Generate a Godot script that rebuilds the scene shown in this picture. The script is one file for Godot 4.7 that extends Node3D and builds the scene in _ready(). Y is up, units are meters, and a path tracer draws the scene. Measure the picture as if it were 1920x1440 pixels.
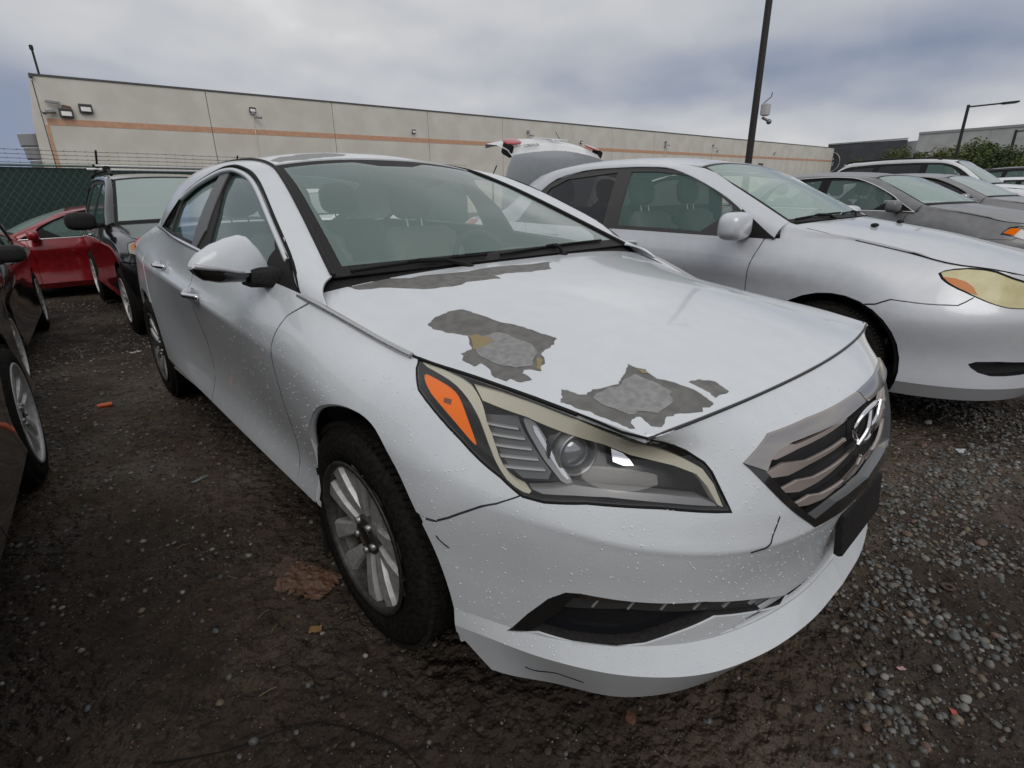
extends Node3D
# ---------------------------------------------------------------- surfaces and meshes
class Surf:
	var breaks := PackedFloat32Array()
	var sgn := 1.0
	var push := Vector3.ZERO   # a fixed way out for deep recesses
	func p(_u: float, _v: float) -> Vector3:
		return Vector3.ZERO
	static func herm(k: PackedFloat32Array, q: PackedVector3Array, x: float, sharp: PackedInt32Array) -> Vector3:
		var n := k.size()
		x = clampf(x, k[0], k[n - 1])
		var i := clampi(k.bsearch(x, false) - 1, 0, n - 2)
		var h := k[i + 1] - k[i]
		var s := (x - k[i]) / h
		var a := q[i]
		var b := q[i + 1]
		var d := (b - a) / h
		var ma := d
		var mb := d
		if i > 0 and not i in sharp:
			var h0 := k[i] - k[i - 1]
			ma = ((a - q[i - 1]) / h0 * h + d * h0) / (h0 + h)
		if i < n - 2 and not (i + 1) in sharp:
			var h1 := k[i + 2] - k[i + 1]
			mb = (d * h1 + (q[i + 2] - b) / h1 * h) / (h + h1)
		var s2 := s * s
		var s3 := s2 * s
		return a * (2 * s3 - 3 * s2 + 1) + ma * (h * (s3 - 2 * s2 + s)) + b * (3 * s2 - 2 * s3) + mb * (h * (s3 - s2))
	static func nosharp() -> PackedInt32Array:
		return PackedInt32Array()

class NetSurf extends Surf:   # stations along u, rows up v
	var uk := PackedFloat32Array()
	var vk := PackedFloat32Array()
	var rows: Array[PackedVector3Array] = []
	var sharp := PackedInt32Array()
	var cu := INF
	func _init() -> void:
		sgn = -1.0
	var col := PackedVector3Array()
	func p(u: float, v: float) -> Vector3:
		if u != cu:
			col.resize(rows.size())
			for j in rows.size():
				col[j] = Surf.herm(uk, rows[j], u, PackedInt32Array())
			cu = u
		return Surf.herm(vk, col, v, sharp)
	func at_z(z: float) -> float:   # u where the widest row passes z
		var lo := 0.0
		var hi := uk[uk.size() - 1]
		for k in 40:
			var m := (lo + hi) / 2
			if Surf.herm(uk, rows[rows.size() / 2], m, PackedInt32Array()).z > z:
				lo = m
			else:
				hi = m
		return lo

class RowSurf extends Surf:   # rows across the car: centre and edge depth, centre and edge height, half width, crown power
	var vk := PackedFloat32Array()
	var ra := PackedVector3Array()
	var rb := PackedVector3Array()
	var sharp := PackedInt32Array()
	func _init(k: Array, rows: Array, sh := []) -> void:
		vk = PackedFloat32Array(k)
		for r in rows:
			ra.append(Vector3(r[0], r[1], r[2]))
			rb.append(Vector3(r[3], r[4], r[5]))
		sharp = PackedInt32Array(sh)
		for i in sh:
			breaks.append(k[i])
	func p(t: float, v: float) -> Vector3:
		var a := Surf.herm(vk, ra, v, sharp)
		var b := Surf.herm(vk, rb, v, sharp)
		var m := absf(t)
		return Vector3(t * b.y, a.z + (b.x - a.z) * pow(m, b.z), a.x + (a.y - a.x) * m * m)

class GreenSurf extends Surf:   # cabin side: p(z, y)
	var bz := PackedFloat32Array()
	var bq := PackedVector3Array()
	var a := .45
	var b := .55
	var inset := 0.0
	func p(z: float, y: float) -> Vector3:
		var q := Surf.herm(bz, bq, z, PackedInt32Array())
		var h := y - q.y
		return Vector3(-(q.x - a * h - b * h * absf(h)) + inset, y, z)

class RailSurf extends Surf:   # a rounded strip between an outer and an inner curve
	var uk := PackedFloat32Array()
	var pa := PackedVector3Array()
	var pb := PackedVector3Array()
	var full := .75
	func _init(a: PackedVector3Array, b: PackedVector3Array, f := .75) -> void:
		pa = a
		pb = b
		full = f
		sgn = -1.0
		var s := 0.0
		for i in a.size():
			if i > 0:
				s += ((a[i] + b[i]) / 2).distance_to((a[i - 1] + b[i - 1]) / 2)
			uk.append(s)
	func p(u: float, v: float) -> Vector3:
		var a := Surf.herm(uk, pa, u, PackedInt32Array())
		var b := Surf.herm(uk, pb, u, PackedInt32Array())
		var m := ((a + b) / 2).lerp(Vector3(a.x, b.y, (a.z + b.z) / 2), full)
		return a * ((1 - v) * (1 - v)) + m * (2 * v * (1 - v)) + b * (v * v)

class MB:   # one mesh in the making
	var v := PackedVector3Array()
	var n := PackedVector3Array()
	var t := PackedVector2Array()
	var c := PackedColorArray()
	var ix := PackedInt32Array()
	func add(p: Vector3, nn: Vector3, uv := Vector2.ZERO) -> int:
		v.append(p)
		n.append(nn)
		t.append(uv)
		return v.size() - 1
	func tri(a: int, b: int, d: int) -> void:
		if (v[b] - v[a]).cross(v[d] - v[a]).dot(n[a] + n[b] + n[d]) > 0:
			ix.append_array(PackedInt32Array([a, d, b]))
		else:
			ix.append_array(PackedInt32Array([a, b, d]))
	func quad(a: int, b: int, d: int, e: int) -> void:
		tri(a, b, d)
		tri(a, d, e)
	func face(p: Array) -> void:   # a flat polygon with its own corners
		var nn: Vector3 = (p[1] - p[0]).cross(p[2] - p[0]).normalized()
		var k := v.size()
		for q in p:
			add(q, nn)
		for i in range(1, p.size() - 1):
			tri(k, k + i, k + i + 1)
	func box(at: Vector3, size: Vector3, b := Basis.IDENTITY, bev := 0.0) -> void:
		var h := size / 2
		if bev <= 0:
			for ax in 3:
				for s: float in [-1.0, 1.0]:
					var o := Vector3.ZERO
					o[ax] = s * h[ax]
					var e := Vector3.ZERO
					var f := Vector3.ZERO
					e[(ax + 1) % 3] = h[(ax + 1) % 3]
					f[(ax + 2) % 3] = h[(ax + 2) % 3]
					var q := [at + b * (o - e - f), at + b * (o + e - f), at + b * (o + e + f), at + b * (o - e + f)]
					if s < 0:
						q.reverse()
					face(q)
			return
		var r := minf(bev, minf(h.x, minf(h.y, h.z)) * .98)
		loop_stack(at, b, [[h.x - r, h.z - r, -h.y, r], [h.x, h.z, -h.y + r, r], [h.x, h.z, h.y - r, r], [h.x - r, h.z - r, h.y, r]])
	func loop_stack(at: Vector3, b: Basis, rings: Array) -> void:   # rounded rectangles stacked along the local y: [half x, half z, y, corner radius]
		var base := v.size()
		var m := 20
		for k in rings.size():
			var g: Array = rings[k]
			for i in m:
				var a := TAU * (i + .5) / m
				var cx: float = signf(cos(a)) * maxf(0, g[0] - g[3]) + cos(a) * minf(g[3], g[0])
				var cz: float = signf(sin(a)) * maxf(0, g[1] - g[3]) + sin(a) * minf(g[3], g[1])
				var up := -.7 if k == 0 else .7 if k == rings.size() - 1 else 0.0
				add(at + b * Vector3(cx, g[2], cz), (b * Vector3(cos(a), up, sin(a))).normalized())
		for k in rings.size() - 1:
			for i in m:
				var j := (i + 1) % m
				quad(base + k * m + i, base + k * m + j, base + (k + 1) * m + j, base + (k + 1) * m + i)
		for e in 2:
			var ring := base + (0 if e == 0 else (rings.size() - 1) * m)
			var nn := b * Vector3(0, -1 if e == 0 else 1, 0)
			var k0 := v.size()
			var mid := Vector3.ZERO
			for i in m:
				mid += v[ring + i] / m
				add(v[ring + i], nn)
			var cc := add(mid, nn)
			for i in m:
				tri(cc, k0 + i, k0 + (i + 1) % m)
	func lathe(prof: Array, at: Vector3, b := Basis.IDENTITY, seg := 40, a0 := 0.0, a1 := TAU) -> void:   # profile of (radius, along the local x)
		var m := prof.size()
		var base := v.size()
		for i in seg + 1:
			var a := lerpf(a0, a1, i / float(seg))
			for j in m:
				var d: Vector2 = prof[mini(j + 1, m - 1)] - prof[maxi(j - 1, 0)]
				var nn := Vector2(d.y, -d.x).normalized()
				var q: Vector2 = prof[j]
				add(at + b * Vector3(q.y, q.x * sin(a), q.x * cos(a)), (b * Vector3(nn.y, nn.x * sin(a), nn.x * cos(a))).normalized())
		for i in seg:
			for j in m - 1:
				var k := base + i * m + j
				quad(k, k + 1, k + m + 1, k + m)
	func tube(path: Array, r: float, seg := 8, r2 := -1.0) -> void:
		var base := v.size()
		var up := Vector3.UP
		for i in path.size():
			var d: Vector3 = (path[mini(i + 1, path.size() - 1)] - path[maxi(i - 1, 0)]).normalized()
			var s := d.cross(up)
			if s.length() < .1:
				s = d.cross(Vector3(1, 0, .3))
			s = s.normalized()
			var w := s.cross(d)
			var rr := r if r2 < 0 else lerpf(r, r2, i / float(path.size() - 1))
			for k in seg:
				var a := TAU * k / seg
				var o := s * cos(a) + w * sin(a)
				add(path[i] + o * rr, o)
		for i in path.size() - 1:
			for k in seg:
				quad(base + i * seg + k, base + i * seg + (k + 1) % seg, base + (i + 1) * seg + (k + 1) % seg, base + (i + 1) * seg + k)
		for e in 2:
			var ring := base + (0 if e == 0 else (path.size() - 1) * seg)
			var q := []
			for k in seg:
				q.append(v[ring + k])
			face(q)
	func blob(at: Vector3, size: Vector3, b := Basis.IDENTITY, e := 2.0, nu := 24, nv := 14, cut := Vector2(-1, 1)) -> void:   # superellipsoid between two heights
		var base := v.size()
		for j in nv + 1:
			var yy := lerpf(asin(cut.x), asin(cut.y), j / float(nv))
			for i in nu + 1:
				var a := TAU * i / nu
				var d := Vector3(cos(yy) * cos(a), sin(yy), cos(yy) * sin(a))
				var q := Vector3(signf(d.x) * pow(absf(d.x), 2.0 / e), signf(d.y) * pow(absf(d.y), 2.0 / e), signf(d.z) * pow(absf(d.z), 2.0 / e))
				var nn := Vector3(signf(q.x) * pow(absf(q.x), e - 1) / size.x, signf(q.y) * pow(absf(q.y), e - 1) / size.y, signf(q.z) * pow(absf(q.z), e - 1) / size.z)
				add(at + b * (q * size), (b * nn).normalized())
		for j in nv:
			for i in nu:
				var k := base + j * (nu + 1) + i
				quad(k, k + 1, k + nu + 2, k + nu + 1)
	func grow(f: MB, xf: Transform3D) -> void:
		var k := v.size()
		var flip := xf.basis.determinant() < 0
		var nb := xf.basis.inverse().transposed()
		for i in f.v.size():
			add(xf * f.v[i], (nb * f.n[i]).normalized(), f.t[i])
		for i in range(0, f.ix.size(), 3):
			if flip:
				ix.append_array(PackedInt32Array([f.ix[i] + k, f.ix[i + 2] + k, f.ix[i + 1] + k]))
			else:
				ix.append_array(PackedInt32Array([f.ix[i] + k, f.ix[i + 1] + k, f.ix[i + 2] + k]))
	func mirrored() -> MB:
		var m := MB.new()
		m.grow(self, Transform3D(Basis.from_scale(Vector3(-1, 1, 1)), Vector3.ZERO))
		return m
	func mesh() -> ArrayMesh:
		var a := []
		a.resize(Mesh.ARRAY_MAX)
		a[Mesh.ARRAY_VERTEX] = v
		a[Mesh.ARRAY_NORMAL] = n
		a[Mesh.ARRAY_TEX_UV] = t
		if c.size() == v.size() and c.size() > 0:
			a[Mesh.ARRAY_COLOR] = c
		a[Mesh.ARRAY_INDEX] = ix
		var m := ArrayMesh.new()
		if ix.size() > 0:
			m.add_surface_from_arrays(Mesh.PRIMITIVE_TRIANGLES, a)
		return m

static func V2(a: Array) -> PackedVector2Array:   # flat list of pairs
	var r := PackedVector2Array()
	for i in range(0, a.size(), 2):
		r.append(Vector2(a[i], a[i + 1]))
	return r

static func V3(a: Array) -> PackedVector3Array:
	var r := PackedVector3Array()
	for i in range(0, a.size(), 3):
		r.append(Vector3(a[i], a[i + 1], a[i + 2]))
	return r

static func shrink(poly: PackedVector2Array, d: float, su := 1.0) -> Array:   # move an outline inwards by d metres (su: metres per unit of u)
	var q := PackedVector2Array()
	for a in poly:
		q.append(Vector2(a.x * su, a.y))
	if Geometry2D.is_polygon_clockwise(q):
		q.reverse()
	var r := []
	for o in Geometry2D.offset_polygon(q, -d, Geometry2D.JOIN_MITER):
		if Geometry2D.is_polygon_clockwise(o):
			continue
		var z := PackedVector2Array()
		for a in o:
			z.append(Vector2(a.x / su, a.y))
		r.append(z)
	return r

static func smooth(poly: PackedVector2Array, n := 2, closed := true) -> PackedVector2Array:   # corner cutting
	for k in n:
		var q := PackedVector2Array()
		var m := poly.size()
		if not closed:
			q.append(poly[0])
		for i in (m if closed else m - 1):
			var a := poly[i]
			var b := poly[(i + 1) % m]
			q.append(a.lerp(b, .25))
			q.append(a.lerp(b, .75))
		if not closed:
			q.append(poly[m - 1])
		poly = q
	return poly

static func norm_at(S: Surf, u: float, v: float, side := 0.0) -> Vector3:
	var e := .002
	var a := S.p(u - e, v)
	var b := S.p(u + e, v)
	var v0 := v - (0.0 if side > 0 else e)
	var v1 := v + (0.0 if side < 0 else e)
	var c := S.p(u, v0)
	var d := S.p(u, v1)
	var n := (b - a).cross(d - c) * S.sgn
	return n.normalized() if n.length() > 1e-12 else Vector3.UP

static func shift(S: Surf, n: Vector3, off: float) -> Vector3:
	return (n if S.push == Vector3.ZERO else S.push) * off

# The part of a surface inside some outlines and outside some holes, moved off along its normal, with walls of the given depth round its edges.
func region(m: MB, S: Surf, outers: Array, holes := [], du := .04, dv := .04, off := 0.0, thick := .01, flip := false) -> MB:
	var sg := -1.0 if flip else 1.0
	var lo := Vector2(INF, INF)
	var hi := Vector2(-INF, -INF)
	for o: PackedVector2Array in outers:
		for q in o:
			lo = lo.min(q)
			hi = hi.max(q)
	var nu := maxi(1, ceili((hi.x - lo.x) / du))
	var gu := PackedFloat32Array()
	for i in nu + 1:
		gu.append(lerpf(lo.x, hi.x, i / float(nu)))
	var vs := [lo.y, hi.y]
	for b in S.breaks:
		if b > lo.y + .003 and b < hi.y - .003:
			vs.append(b)
	vs.sort()
	var gv := PackedFloat32Array()
	for k in vs.size() - 1:
		var nn := maxi(1, ceili((vs[k + 1] - vs[k]) / dv))
		for i in nn:
			gv.append(lerpf(vs[k], vs[k + 1], i / float(nn)))
	gv.append(hi.y)
	var nv := gv.size() - 1
	var mark := PackedByteArray()
	mark.resize(nu * nv)
	var loops := []
	loops.append_array(outers)
	loops.append_array(holes)
	for o: PackedVector2Array in loops:
		for i in o.size():
			var a := o[i]
			var b := o[(i + 1) % o.size()]
			var steps := maxi(1, ceili(maxf(absf(b.x - a.x) / du, absf(b.y - a.y) / dv) * 5))
			for k in steps + 1:
				var q := a.lerp(b, k / float(steps))
				if q.x < lo.x or q.x > hi.x or q.y < lo.y or q.y > hi.y:
					continue
				var i0 := clampi(int((q.x - lo.x) / (hi.x - lo.x) * nu), 0, nu - 1)
				var j0 := clampi(gv.bsearch(q.y, false) - 1, 0, nv - 1)
				mark[i0 * nv + j0] = 1
	var grid := {}
	var node := func(i: int, j: int, up: int) -> int:
		var side := 0
		if gv[j] in S.breaks:
			side = up
		var key := (i * 1000 + j) * 3 + side + 1
		if not grid.has(key):
			var nn := norm_at(S, gu[i], gv[j], side) * sg
			grid[key] = m.add(S.p(gu[i], gv[j]) + shift(S, nn, off), nn, Vector2(gu[i], gv[j]))
		return grid[key]
	for i in nu:
		for j in nv:
			if mark[i * nv + j] == 0:
				var q := Vector2((gu[i] + gu[i + 1]) / 2, (gv[j] + gv[j + 1]) / 2)
				var ok := false
				for o: PackedVector2Array in outers:
					ok = ok or Geometry2D.is_point_in_polygon(q, o)
				for o: PackedVector2Array in holes:
					ok = ok and not Geometry2D.is_point_in_polygon(q, o)
				if ok:
					m.quad(node.call(i, j, 1), node.call(i + 1, j, 1), node.call(i + 1, j + 1, -1), node.call(i, j + 1, -1))
				continue
			var cell := PackedVector2Array([Vector2(gu[i], gv[j]), Vector2(gu[i + 1], gv[j]), Vector2(gu[i + 1], gv[j + 1]), Vector2(gu[i], gv[j + 1])])
			var pieces := []
			for o: PackedVector2Array in outers:
				pieces.append_array(Geometry2D.intersect_polygons(cell, o))
			for o: PackedVector2Array in holes:
				var left := []
				for q: PackedVector2Array in pieces:
					for w: PackedVector2Array in Geometry2D.clip_polygons(q, o):
						if not Geometry2D.is_polygon_clockwise(w):
							left.append(w)
				pieces = left
			for q: PackedVector2Array in pieces:
				var tr := Geometry2D.triangulate_polygon(q)
				var k0 := m.v.size()
				for w in q:
					var side := 0.0
					if w.y - gv[j] < 1e-5 and gv[j] in S.breaks:
						side = 1
					elif gv[j + 1] - w.y < 1e-5 and gv[j + 1] in S.breaks:
						side = -1
					var nn := norm_at(S, w.x, w.y, side) * sg
					m.add(S.p(w.x, w.y) + shift(S, nn, off), nn, w)
				for k in range(0, tr.size(), 3):
					m.tri(k0 + tr[k], k0 + tr[k + 1], k0 + tr[k + 2])
	if thick > 0:
		for o: PackedVector2Array in loops:
			var pts := PackedVector2Array()
			for i in o.size():
				var a := o[i]
				var b := o[(i + 1) % o.size()]
				var steps := maxi(1, ceili(maxf(absf(b.x - a.x) / du, absf(b.y - a.y) / dv)))
				for k in steps:
					pts.append(a.lerp(b, k / float(steps)))
			var hole := o in holes
			var ccw := not Geometry2D.is_polygon_clockwise(o)
			var n0 := pts.size()
			var ps := PackedVector3Array()
			var ns := PackedVector3Array()
			for q in pts:
				var nn := norm_at(S, q.x, q.y) * sg
				ps.append(S.p(q.x, q.y) + shift(S, nn, off))
				if S.push != Vector3.ZERO:
					nn = S.push
				ns.append(nn)
			for i in n0:
				var j := (i + 1) % n0
				if pts[i].x < .001 and pts[j].x < .001 and S is NetSurf:
					continue     # the middle of the car
				var at := (pts[i] + pts[j]) / 2
				var skip := hole
				if hole:
					for q: PackedVector2Array in outers:
						skip = skip and not Geometry2D.is_point_in_polygon(at, q)
				else:
					for q: PackedVector2Array in holes:
						skip = skip or Geometry2D.is_point_in_polygon(at, q)
				if skip:
					continue
				var d := ps[j] - ps[i]
				if d.length() < 1e-6:
					continue
				var w := d.cross(ns[i]).normalized() * (1.0 if ccw != hole else -1.0) * sg * S.sgn
				var w0 := (w + ns[i] * .5).normalized()
				m.quad(m.add(ps[i], w0), m.add(ps[j], w0), m.add(ps[j] - ns[j] * thick, w), m.add(ps[i] - ns[i] * thick, w))
	return m

# ---------------------------------------------------------------- scene nodes
var taken := {}
func thing(called: String, label: String, category: String, at := Vector3.ZERO, turn := 0.0, group := "") -> Node3D:
	var o := Node3D.new()
	o.name = called if not taken.has(called) else "%s_%03d" % [called, taken[called]]
	taken[called] = taken.get(called, 0) + 1
	add_child(o, true)
	o.position = at
	o.rotation.y = turn
	tag(o, label, category, group)
	return o

func tag(o: Node, label: String, category: String, group := "") -> void:
	o.set_meta("label", label)
	o.set_meta("category", category)
	if group:
		o.set_meta("group", group)

func part(called: String, m: MB, mat: Material, parent: Node, label := "") -> MeshInstance3D:
	return part_of(called, m.mesh(), mat, parent, label)

func part_of(called: String, mesh: Mesh, mat: Material, parent: Node, label := "") -> MeshInstance3D:
	var o := MeshInstance3D.new()
	o.mesh = mesh
	o.material_override = mat
	if parent == self:
		o.name = called if not taken.has(called) else "%s_%03d" % [called, taken[called]]
		taken[called] = taken.get(called, 0) + 1
	else:
		var k := 0
		o.name = called
		while parent.has_node(NodePath(String(o.name))):
			k += 1
			o.name = "%s_%03d" % [called, k]
	parent.add_child(o, true)
	if label:
		o.set_meta("label", label)
	return o

func both(called: String, m: MB, mat: Material, parent: Node) -> void:   # a part and its twin on the other side of the car
	part(called, m, mat, parent)
	part(called, m.mirrored(), mat, parent)

func single(called: String, m: MB, mat: Material, label: String, category: String, group := "") -> MeshInstance3D:
	var o := part(called, m, mat, self)
	tag(o, label, category, group)
	return o

func struct(called: String, m: Mesh, mat: Material, label := "") -> MeshInstance3D:
	var o := part_of(called, m, mat, self, label)
	o.set_meta("kind", "structure")
	return o

# ---------------------------------------------------------------- materials (base colours are linear, real-world values)
var M := {}
func lin(r: float, g: float, b: float) -> Color:
	return Color(r, g, b).linear_to_srgb()

func mat(c: Color, rough := .5, metal := 0.0, coat := 0.0) -> StandardMaterial3D:
	var m := StandardMaterial3D.new()
	m.albedo_color = c
	m.roughness = rough
	m.metallic = metal
	if coat > 0:
		m.clearcoat_enabled = true
		m.clearcoat = coat
		m.clearcoat_roughness = .06
	return m

func pane(c: Color, alpha: float, rough := .03) -> StandardMaterial3D:
	var m := mat(Color(c, alpha), rough)
	m.transparency = BaseMaterial3D.TRANSPARENCY_ALPHA
	return m

func noise_image(w: int, h: int, s: int, freq: float, oct := 4, kind := FastNoiseLite.TYPE_SIMPLEX_SMOOTH) -> Image:
	var n := FastNoiseLite.new()
	n.seed = s
	n.noise_type = kind
	n.frequency = freq
	n.fractal_octaves = oct
	return n.get_seamless_image(w, h)

func grain(s: int, freq: float, a: Color, b: Color, size := 512, oct := 5) -> ImageTexture:   # a colour texture between two tones
	var im := noise_image(size, size, s, freq, oct)
	var o := Image.create(size, size, false, Image.FORMAT_RGB8)
	for y in size:
		for x in size:
			o.set_pixel(x, y, a.lerp(b, smoothstep(.15, .85, im.get_pixel(x, y).r)))
	return ImageTexture.create_from_image(o)

func drops(s: int, count: int, size := 768, rmin := 2.0, rmax := 7.0) -> ImageTexture:   # relief of rain drops, as a normal map
	var rng := RandomNumberGenerator.new()
	rng.seed = s
	var h := Image.create(size, size, false, Image.FORMAT_RF)
	for i in count:
		var r := lerpf(rmin, rmax, pow(rng.randf(), 3))
		var cx := rng.randi_range(0, size - 1)
		var cy := rng.randi_range(0, size - 1)
		var k := ceili(r)
		var sq := rng.randf_range(.8, 1.3)
		for dy in range(-k, k + 1):
			for dx in range(-k, k + 1):
				var d := sqrt(dx * dx * sq + dy * dy / sq) / r
				if d < 1:
					h.set_pixel(posmod(cx + dx, size), posmod(cy + dy, size), Color(sqrt(1 - d * d) * r, 0, 0))
	var o := Image.create(size, size, false, Image.FORMAT_RGB8)
	for y in size:
		for x in size:
			var gx := h.get_pixel((x + 1) % size, y).r - h.get_pixel(x, y).r
			var gy := h.get_pixel(x, (y + 1) % size).r - h.get_pixel(x, y).r
			var n := Vector3(-gx, gy, 1.4).normalized()
			o.set_pixel(x, y, Color(n.x * .5 + .5, n.y * .5 + .5, n.z * .5 + .5))
	return ImageTexture.create_from_image(o)

func wet(m: StandardMaterial3D, tex: Texture2D, scale: float, amount := 1.0) -> StandardMaterial3D:
	m.normal_enabled = true
	m.normal_texture = tex
	m.normal_scale = amount
	m.uv1_triplanar = true
	m.uv1_scale = Vector3.ONE * scale
	return m

func textured(m: StandardMaterial3D, tex: Texture2D, scale: float, world := false) -> StandardMaterial3D:
	m.albedo_texture = tex
	m.uv1_triplanar = true
	m.uv1_world_triplanar = world
	m.uv1_scale = Vector3.ONE * scale
	return m

func materials() -> void:
	var d1 := drops(11, 1500)
	M.drops = d1
	var dirt := grain(3, .006, lin(.625, .648, .672), lin(.655, .678, .70))
	M.white = wet(textured(mat(Color.WHITE, .30, 0, .75), dirt, .9), d1, 3.2, .25)
	M.white_shaded = mat(lin(.45, .46, .47), .4, 0, .4)  # darker copy of the body white, for shade behind the door handles
	M.primer = textured(mat(Color.WHITE, .55), grain(5, .02, lin(.105, .102, .095), lin(.165, .16, .15)), 2.2)
	M.pale_primer = textured(mat(Color.WHITE, .5), grain(6, .03, lin(.19, .19, .185), lin(.29, .29, .28)), 2.6)
	M.tan_primer = mat(lin(.27, .21, .10), .6)
	M.chrome = mat(lin(.75, .75, .77), .12, 1.0)
	M.wet_chrome = wet(mat(lin(.55, .54, .54), .25, .8), d1, 4.0, .8)
	M.chrome_dark = mat(lin(.42, .39, .37), .12, 1.0)
	M.bar_chrome = mat(lin(.50, .43, .39), .38, .7)
	M.dull_metal = mat(lin(.35, .35, .35), .4, .8)
	M.dark_metal = mat(lin(.03, .03, .03), .6, .3)
	M.alloy = textured(mat(Color.WHITE, .42, .45), grain(8, .02, lin(.42, .41, .40), lin(.60, .59, .58)), 3.0)
	M.dark_alloy = textured(mat(Color.WHITE, .5, .5), grain(9, .02, lin(.035, .032, .030), lin(.08, .077, .074)), 3.0)
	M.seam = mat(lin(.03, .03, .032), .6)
	M.tyre = textured(mat(Color.WHITE, .75), grain(10, .03, lin(.009, .009, .009), lin(.030, .026, .022)), 4.0)
	M.tyre.metallic_specular = .16
	M.black = mat(lin(.006, .006, .006), .8)
	M.black_trim = textured(mat(Color.WHITE, .55), grain(12, .05, lin(.016, .015, .015), lin(.030, .028, .027)), 3.0)
	M.black_trim.metallic_specular = .25
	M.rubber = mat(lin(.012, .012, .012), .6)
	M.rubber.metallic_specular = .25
	M.pillar = mat(lin(.05, .045, .042), .45, 0, .2)
	M.black_gloss = mat(lin(.012, .012, .012), .12, 0, .8)
	M.wet_black = wet(mat(lin(.010, .011, .013), .22), d1, 5.0, .8)
	M.grille_black = mat(lin(.03, .03, .034), .4)
	M.lamp_black = mat(lin(.010, .010, .011), .25)
	M.lamp_inner = mat(lin(.016, .016, .017), .15)
	M.bowl = mat(lin(.13, .13, .13), .25, .7)
	M.silver = mat(lin(.24, .238, .24), .3, .5)
	M.ivory = mat(lin(.50, .47, .37), .35)
	M.ivory_old = mat(lin(.50, .47, .37), .4)
	M.amber = wet(mat(lin(.88, .165, .0), .45), d1, 16.0, .3)
	M.amber.metallic_specular = .12
	M.amber_mark = mat(lin(.16, .03, .0), .5)
	M.raindrop = mat(lin(.70, .72, .745), .08, 0, .4)
	M.red_lens = mat(lin(.35, .015, .02), .15, 0, .8)
	M.clear_rib = mat(lin(.45, .45, .45), .15, .4)
	M.lens = mat(lin(.30, .31, .33), .05, .6, .8)
	M.led_strip = mat(lin(.05, .05, .05), .2, .2, .5)
	M.signal_strip = mat(lin(.40, .40, .42), .25, .2, .6)
	M.lamp_glass = pane(lin(.5, .48, .42), .015, .03)
	M.glass = pane(lin(.28, .50, .43), .21, .02)
	M.glass_side = pane(lin(.24, .46, .40), .22, .02)
	M.seat = mat(lin(.15, .15, .14), .85)
	M.dash = mat(lin(.035, .035, .035), .7)
	M.lining = mat(lin(.40, .40, .38), .9)

# ---------------------------------------------------------------- the white sedan in front
func seat(called: String, at: Vector3, w: float, m: Material, parent: Node, bench := false) -> void:
	var b := MB.new()
	var hs := w / 2
	b.box(at + Vector3(0, .02, .20), Vector3(w, .16, .50), Basis(Vector3.RIGHT, -.08), .05)
	var tilt := Basis(Vector3.RIGHT, -.30)
	b.box(at + Vector3(0, .36, -.13), Vector3(w, .62, .13), tilt, .055)
	if not bench:
		for s in [-1.0, 1.0]:
			b.box(at + Vector3(s * (hs - .05), .32, -.09), Vector3(.10, .52, .15), tilt, .045)
	var o := part(called, b, m, parent)
	var xs := [0.0] if not bench else [-hs * .55, hs * .55]
	for x: float in xs:
		var h := MB.new()
		h.blob(at + Vector3(x, .80, -.29), Vector3(.135, .105, .055), Basis(Vector3.RIGHT, -.2), 3.0, 20, 10)
		part("headrest", h, m, o)
		var q := MB.new()
		for s: float in [-.05, .05]:
			q.tube([at + Vector3(x + s, .62, -.235), at + Vector3(x + s, .74, -.27)], .006, 6)
		part("headrest_post", q, M.chrome, o)

func steering_wheel(at: Vector3, parent: Node) -> void:
	var b := MB.new()
	var bs := Basis(Vector3.RIGHT, -.45)
	var ring := []
	for i in 33:
		var a := TAU * i / 32
		ring.append(at + bs * Vector3(cos(a) * .18, sin(a) * .18, 0))
	b.tube(ring, .016, 8)
	b.box(at + bs * Vector3(0, 0, .03), Vector3(.15, .12, .06), bs, .03)
	for a: float in [0.0, PI, -PI / 2]:
		b.tube([at + bs * Vector3(cos(a) * .05, sin(a) * .05, .02), at + bs * Vector3(cos(a) * .18, sin(a) * .18, 0)], .016, 6)
	part("steering_wheel", b, M.black_trim, parent)

func wiper(a: Vector3, hub: Vector3, b: Vector3, up: Vector3, parent: Node) -> void:
	var m := MB.new()
	var blade := []
	for i in 9:
		var f := i / 8.0
		blade.append(a.lerp(b, f) + up * (.006 + .006 * sin(PI * f)))
	m.tube(blade, .0055, 6)
	var o := part("wiper", m, M.rubber, parent)
	var mid := a.lerp(b, .45) + up * .016
	m = MB.new()
	m.tube([hub + up * .004, hub.lerp(mid, .5) + up * .018, mid], .008, 8)
	m.blob(hub, Vector3(.022, .012, .022))
	m.box(mid, Vector3(.08, .012, .014), Basis(Quaternion(Vector3.RIGHT, (b - a).normalized())), .006)
	part("wiper_arm", m, M.rubber, o)

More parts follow.
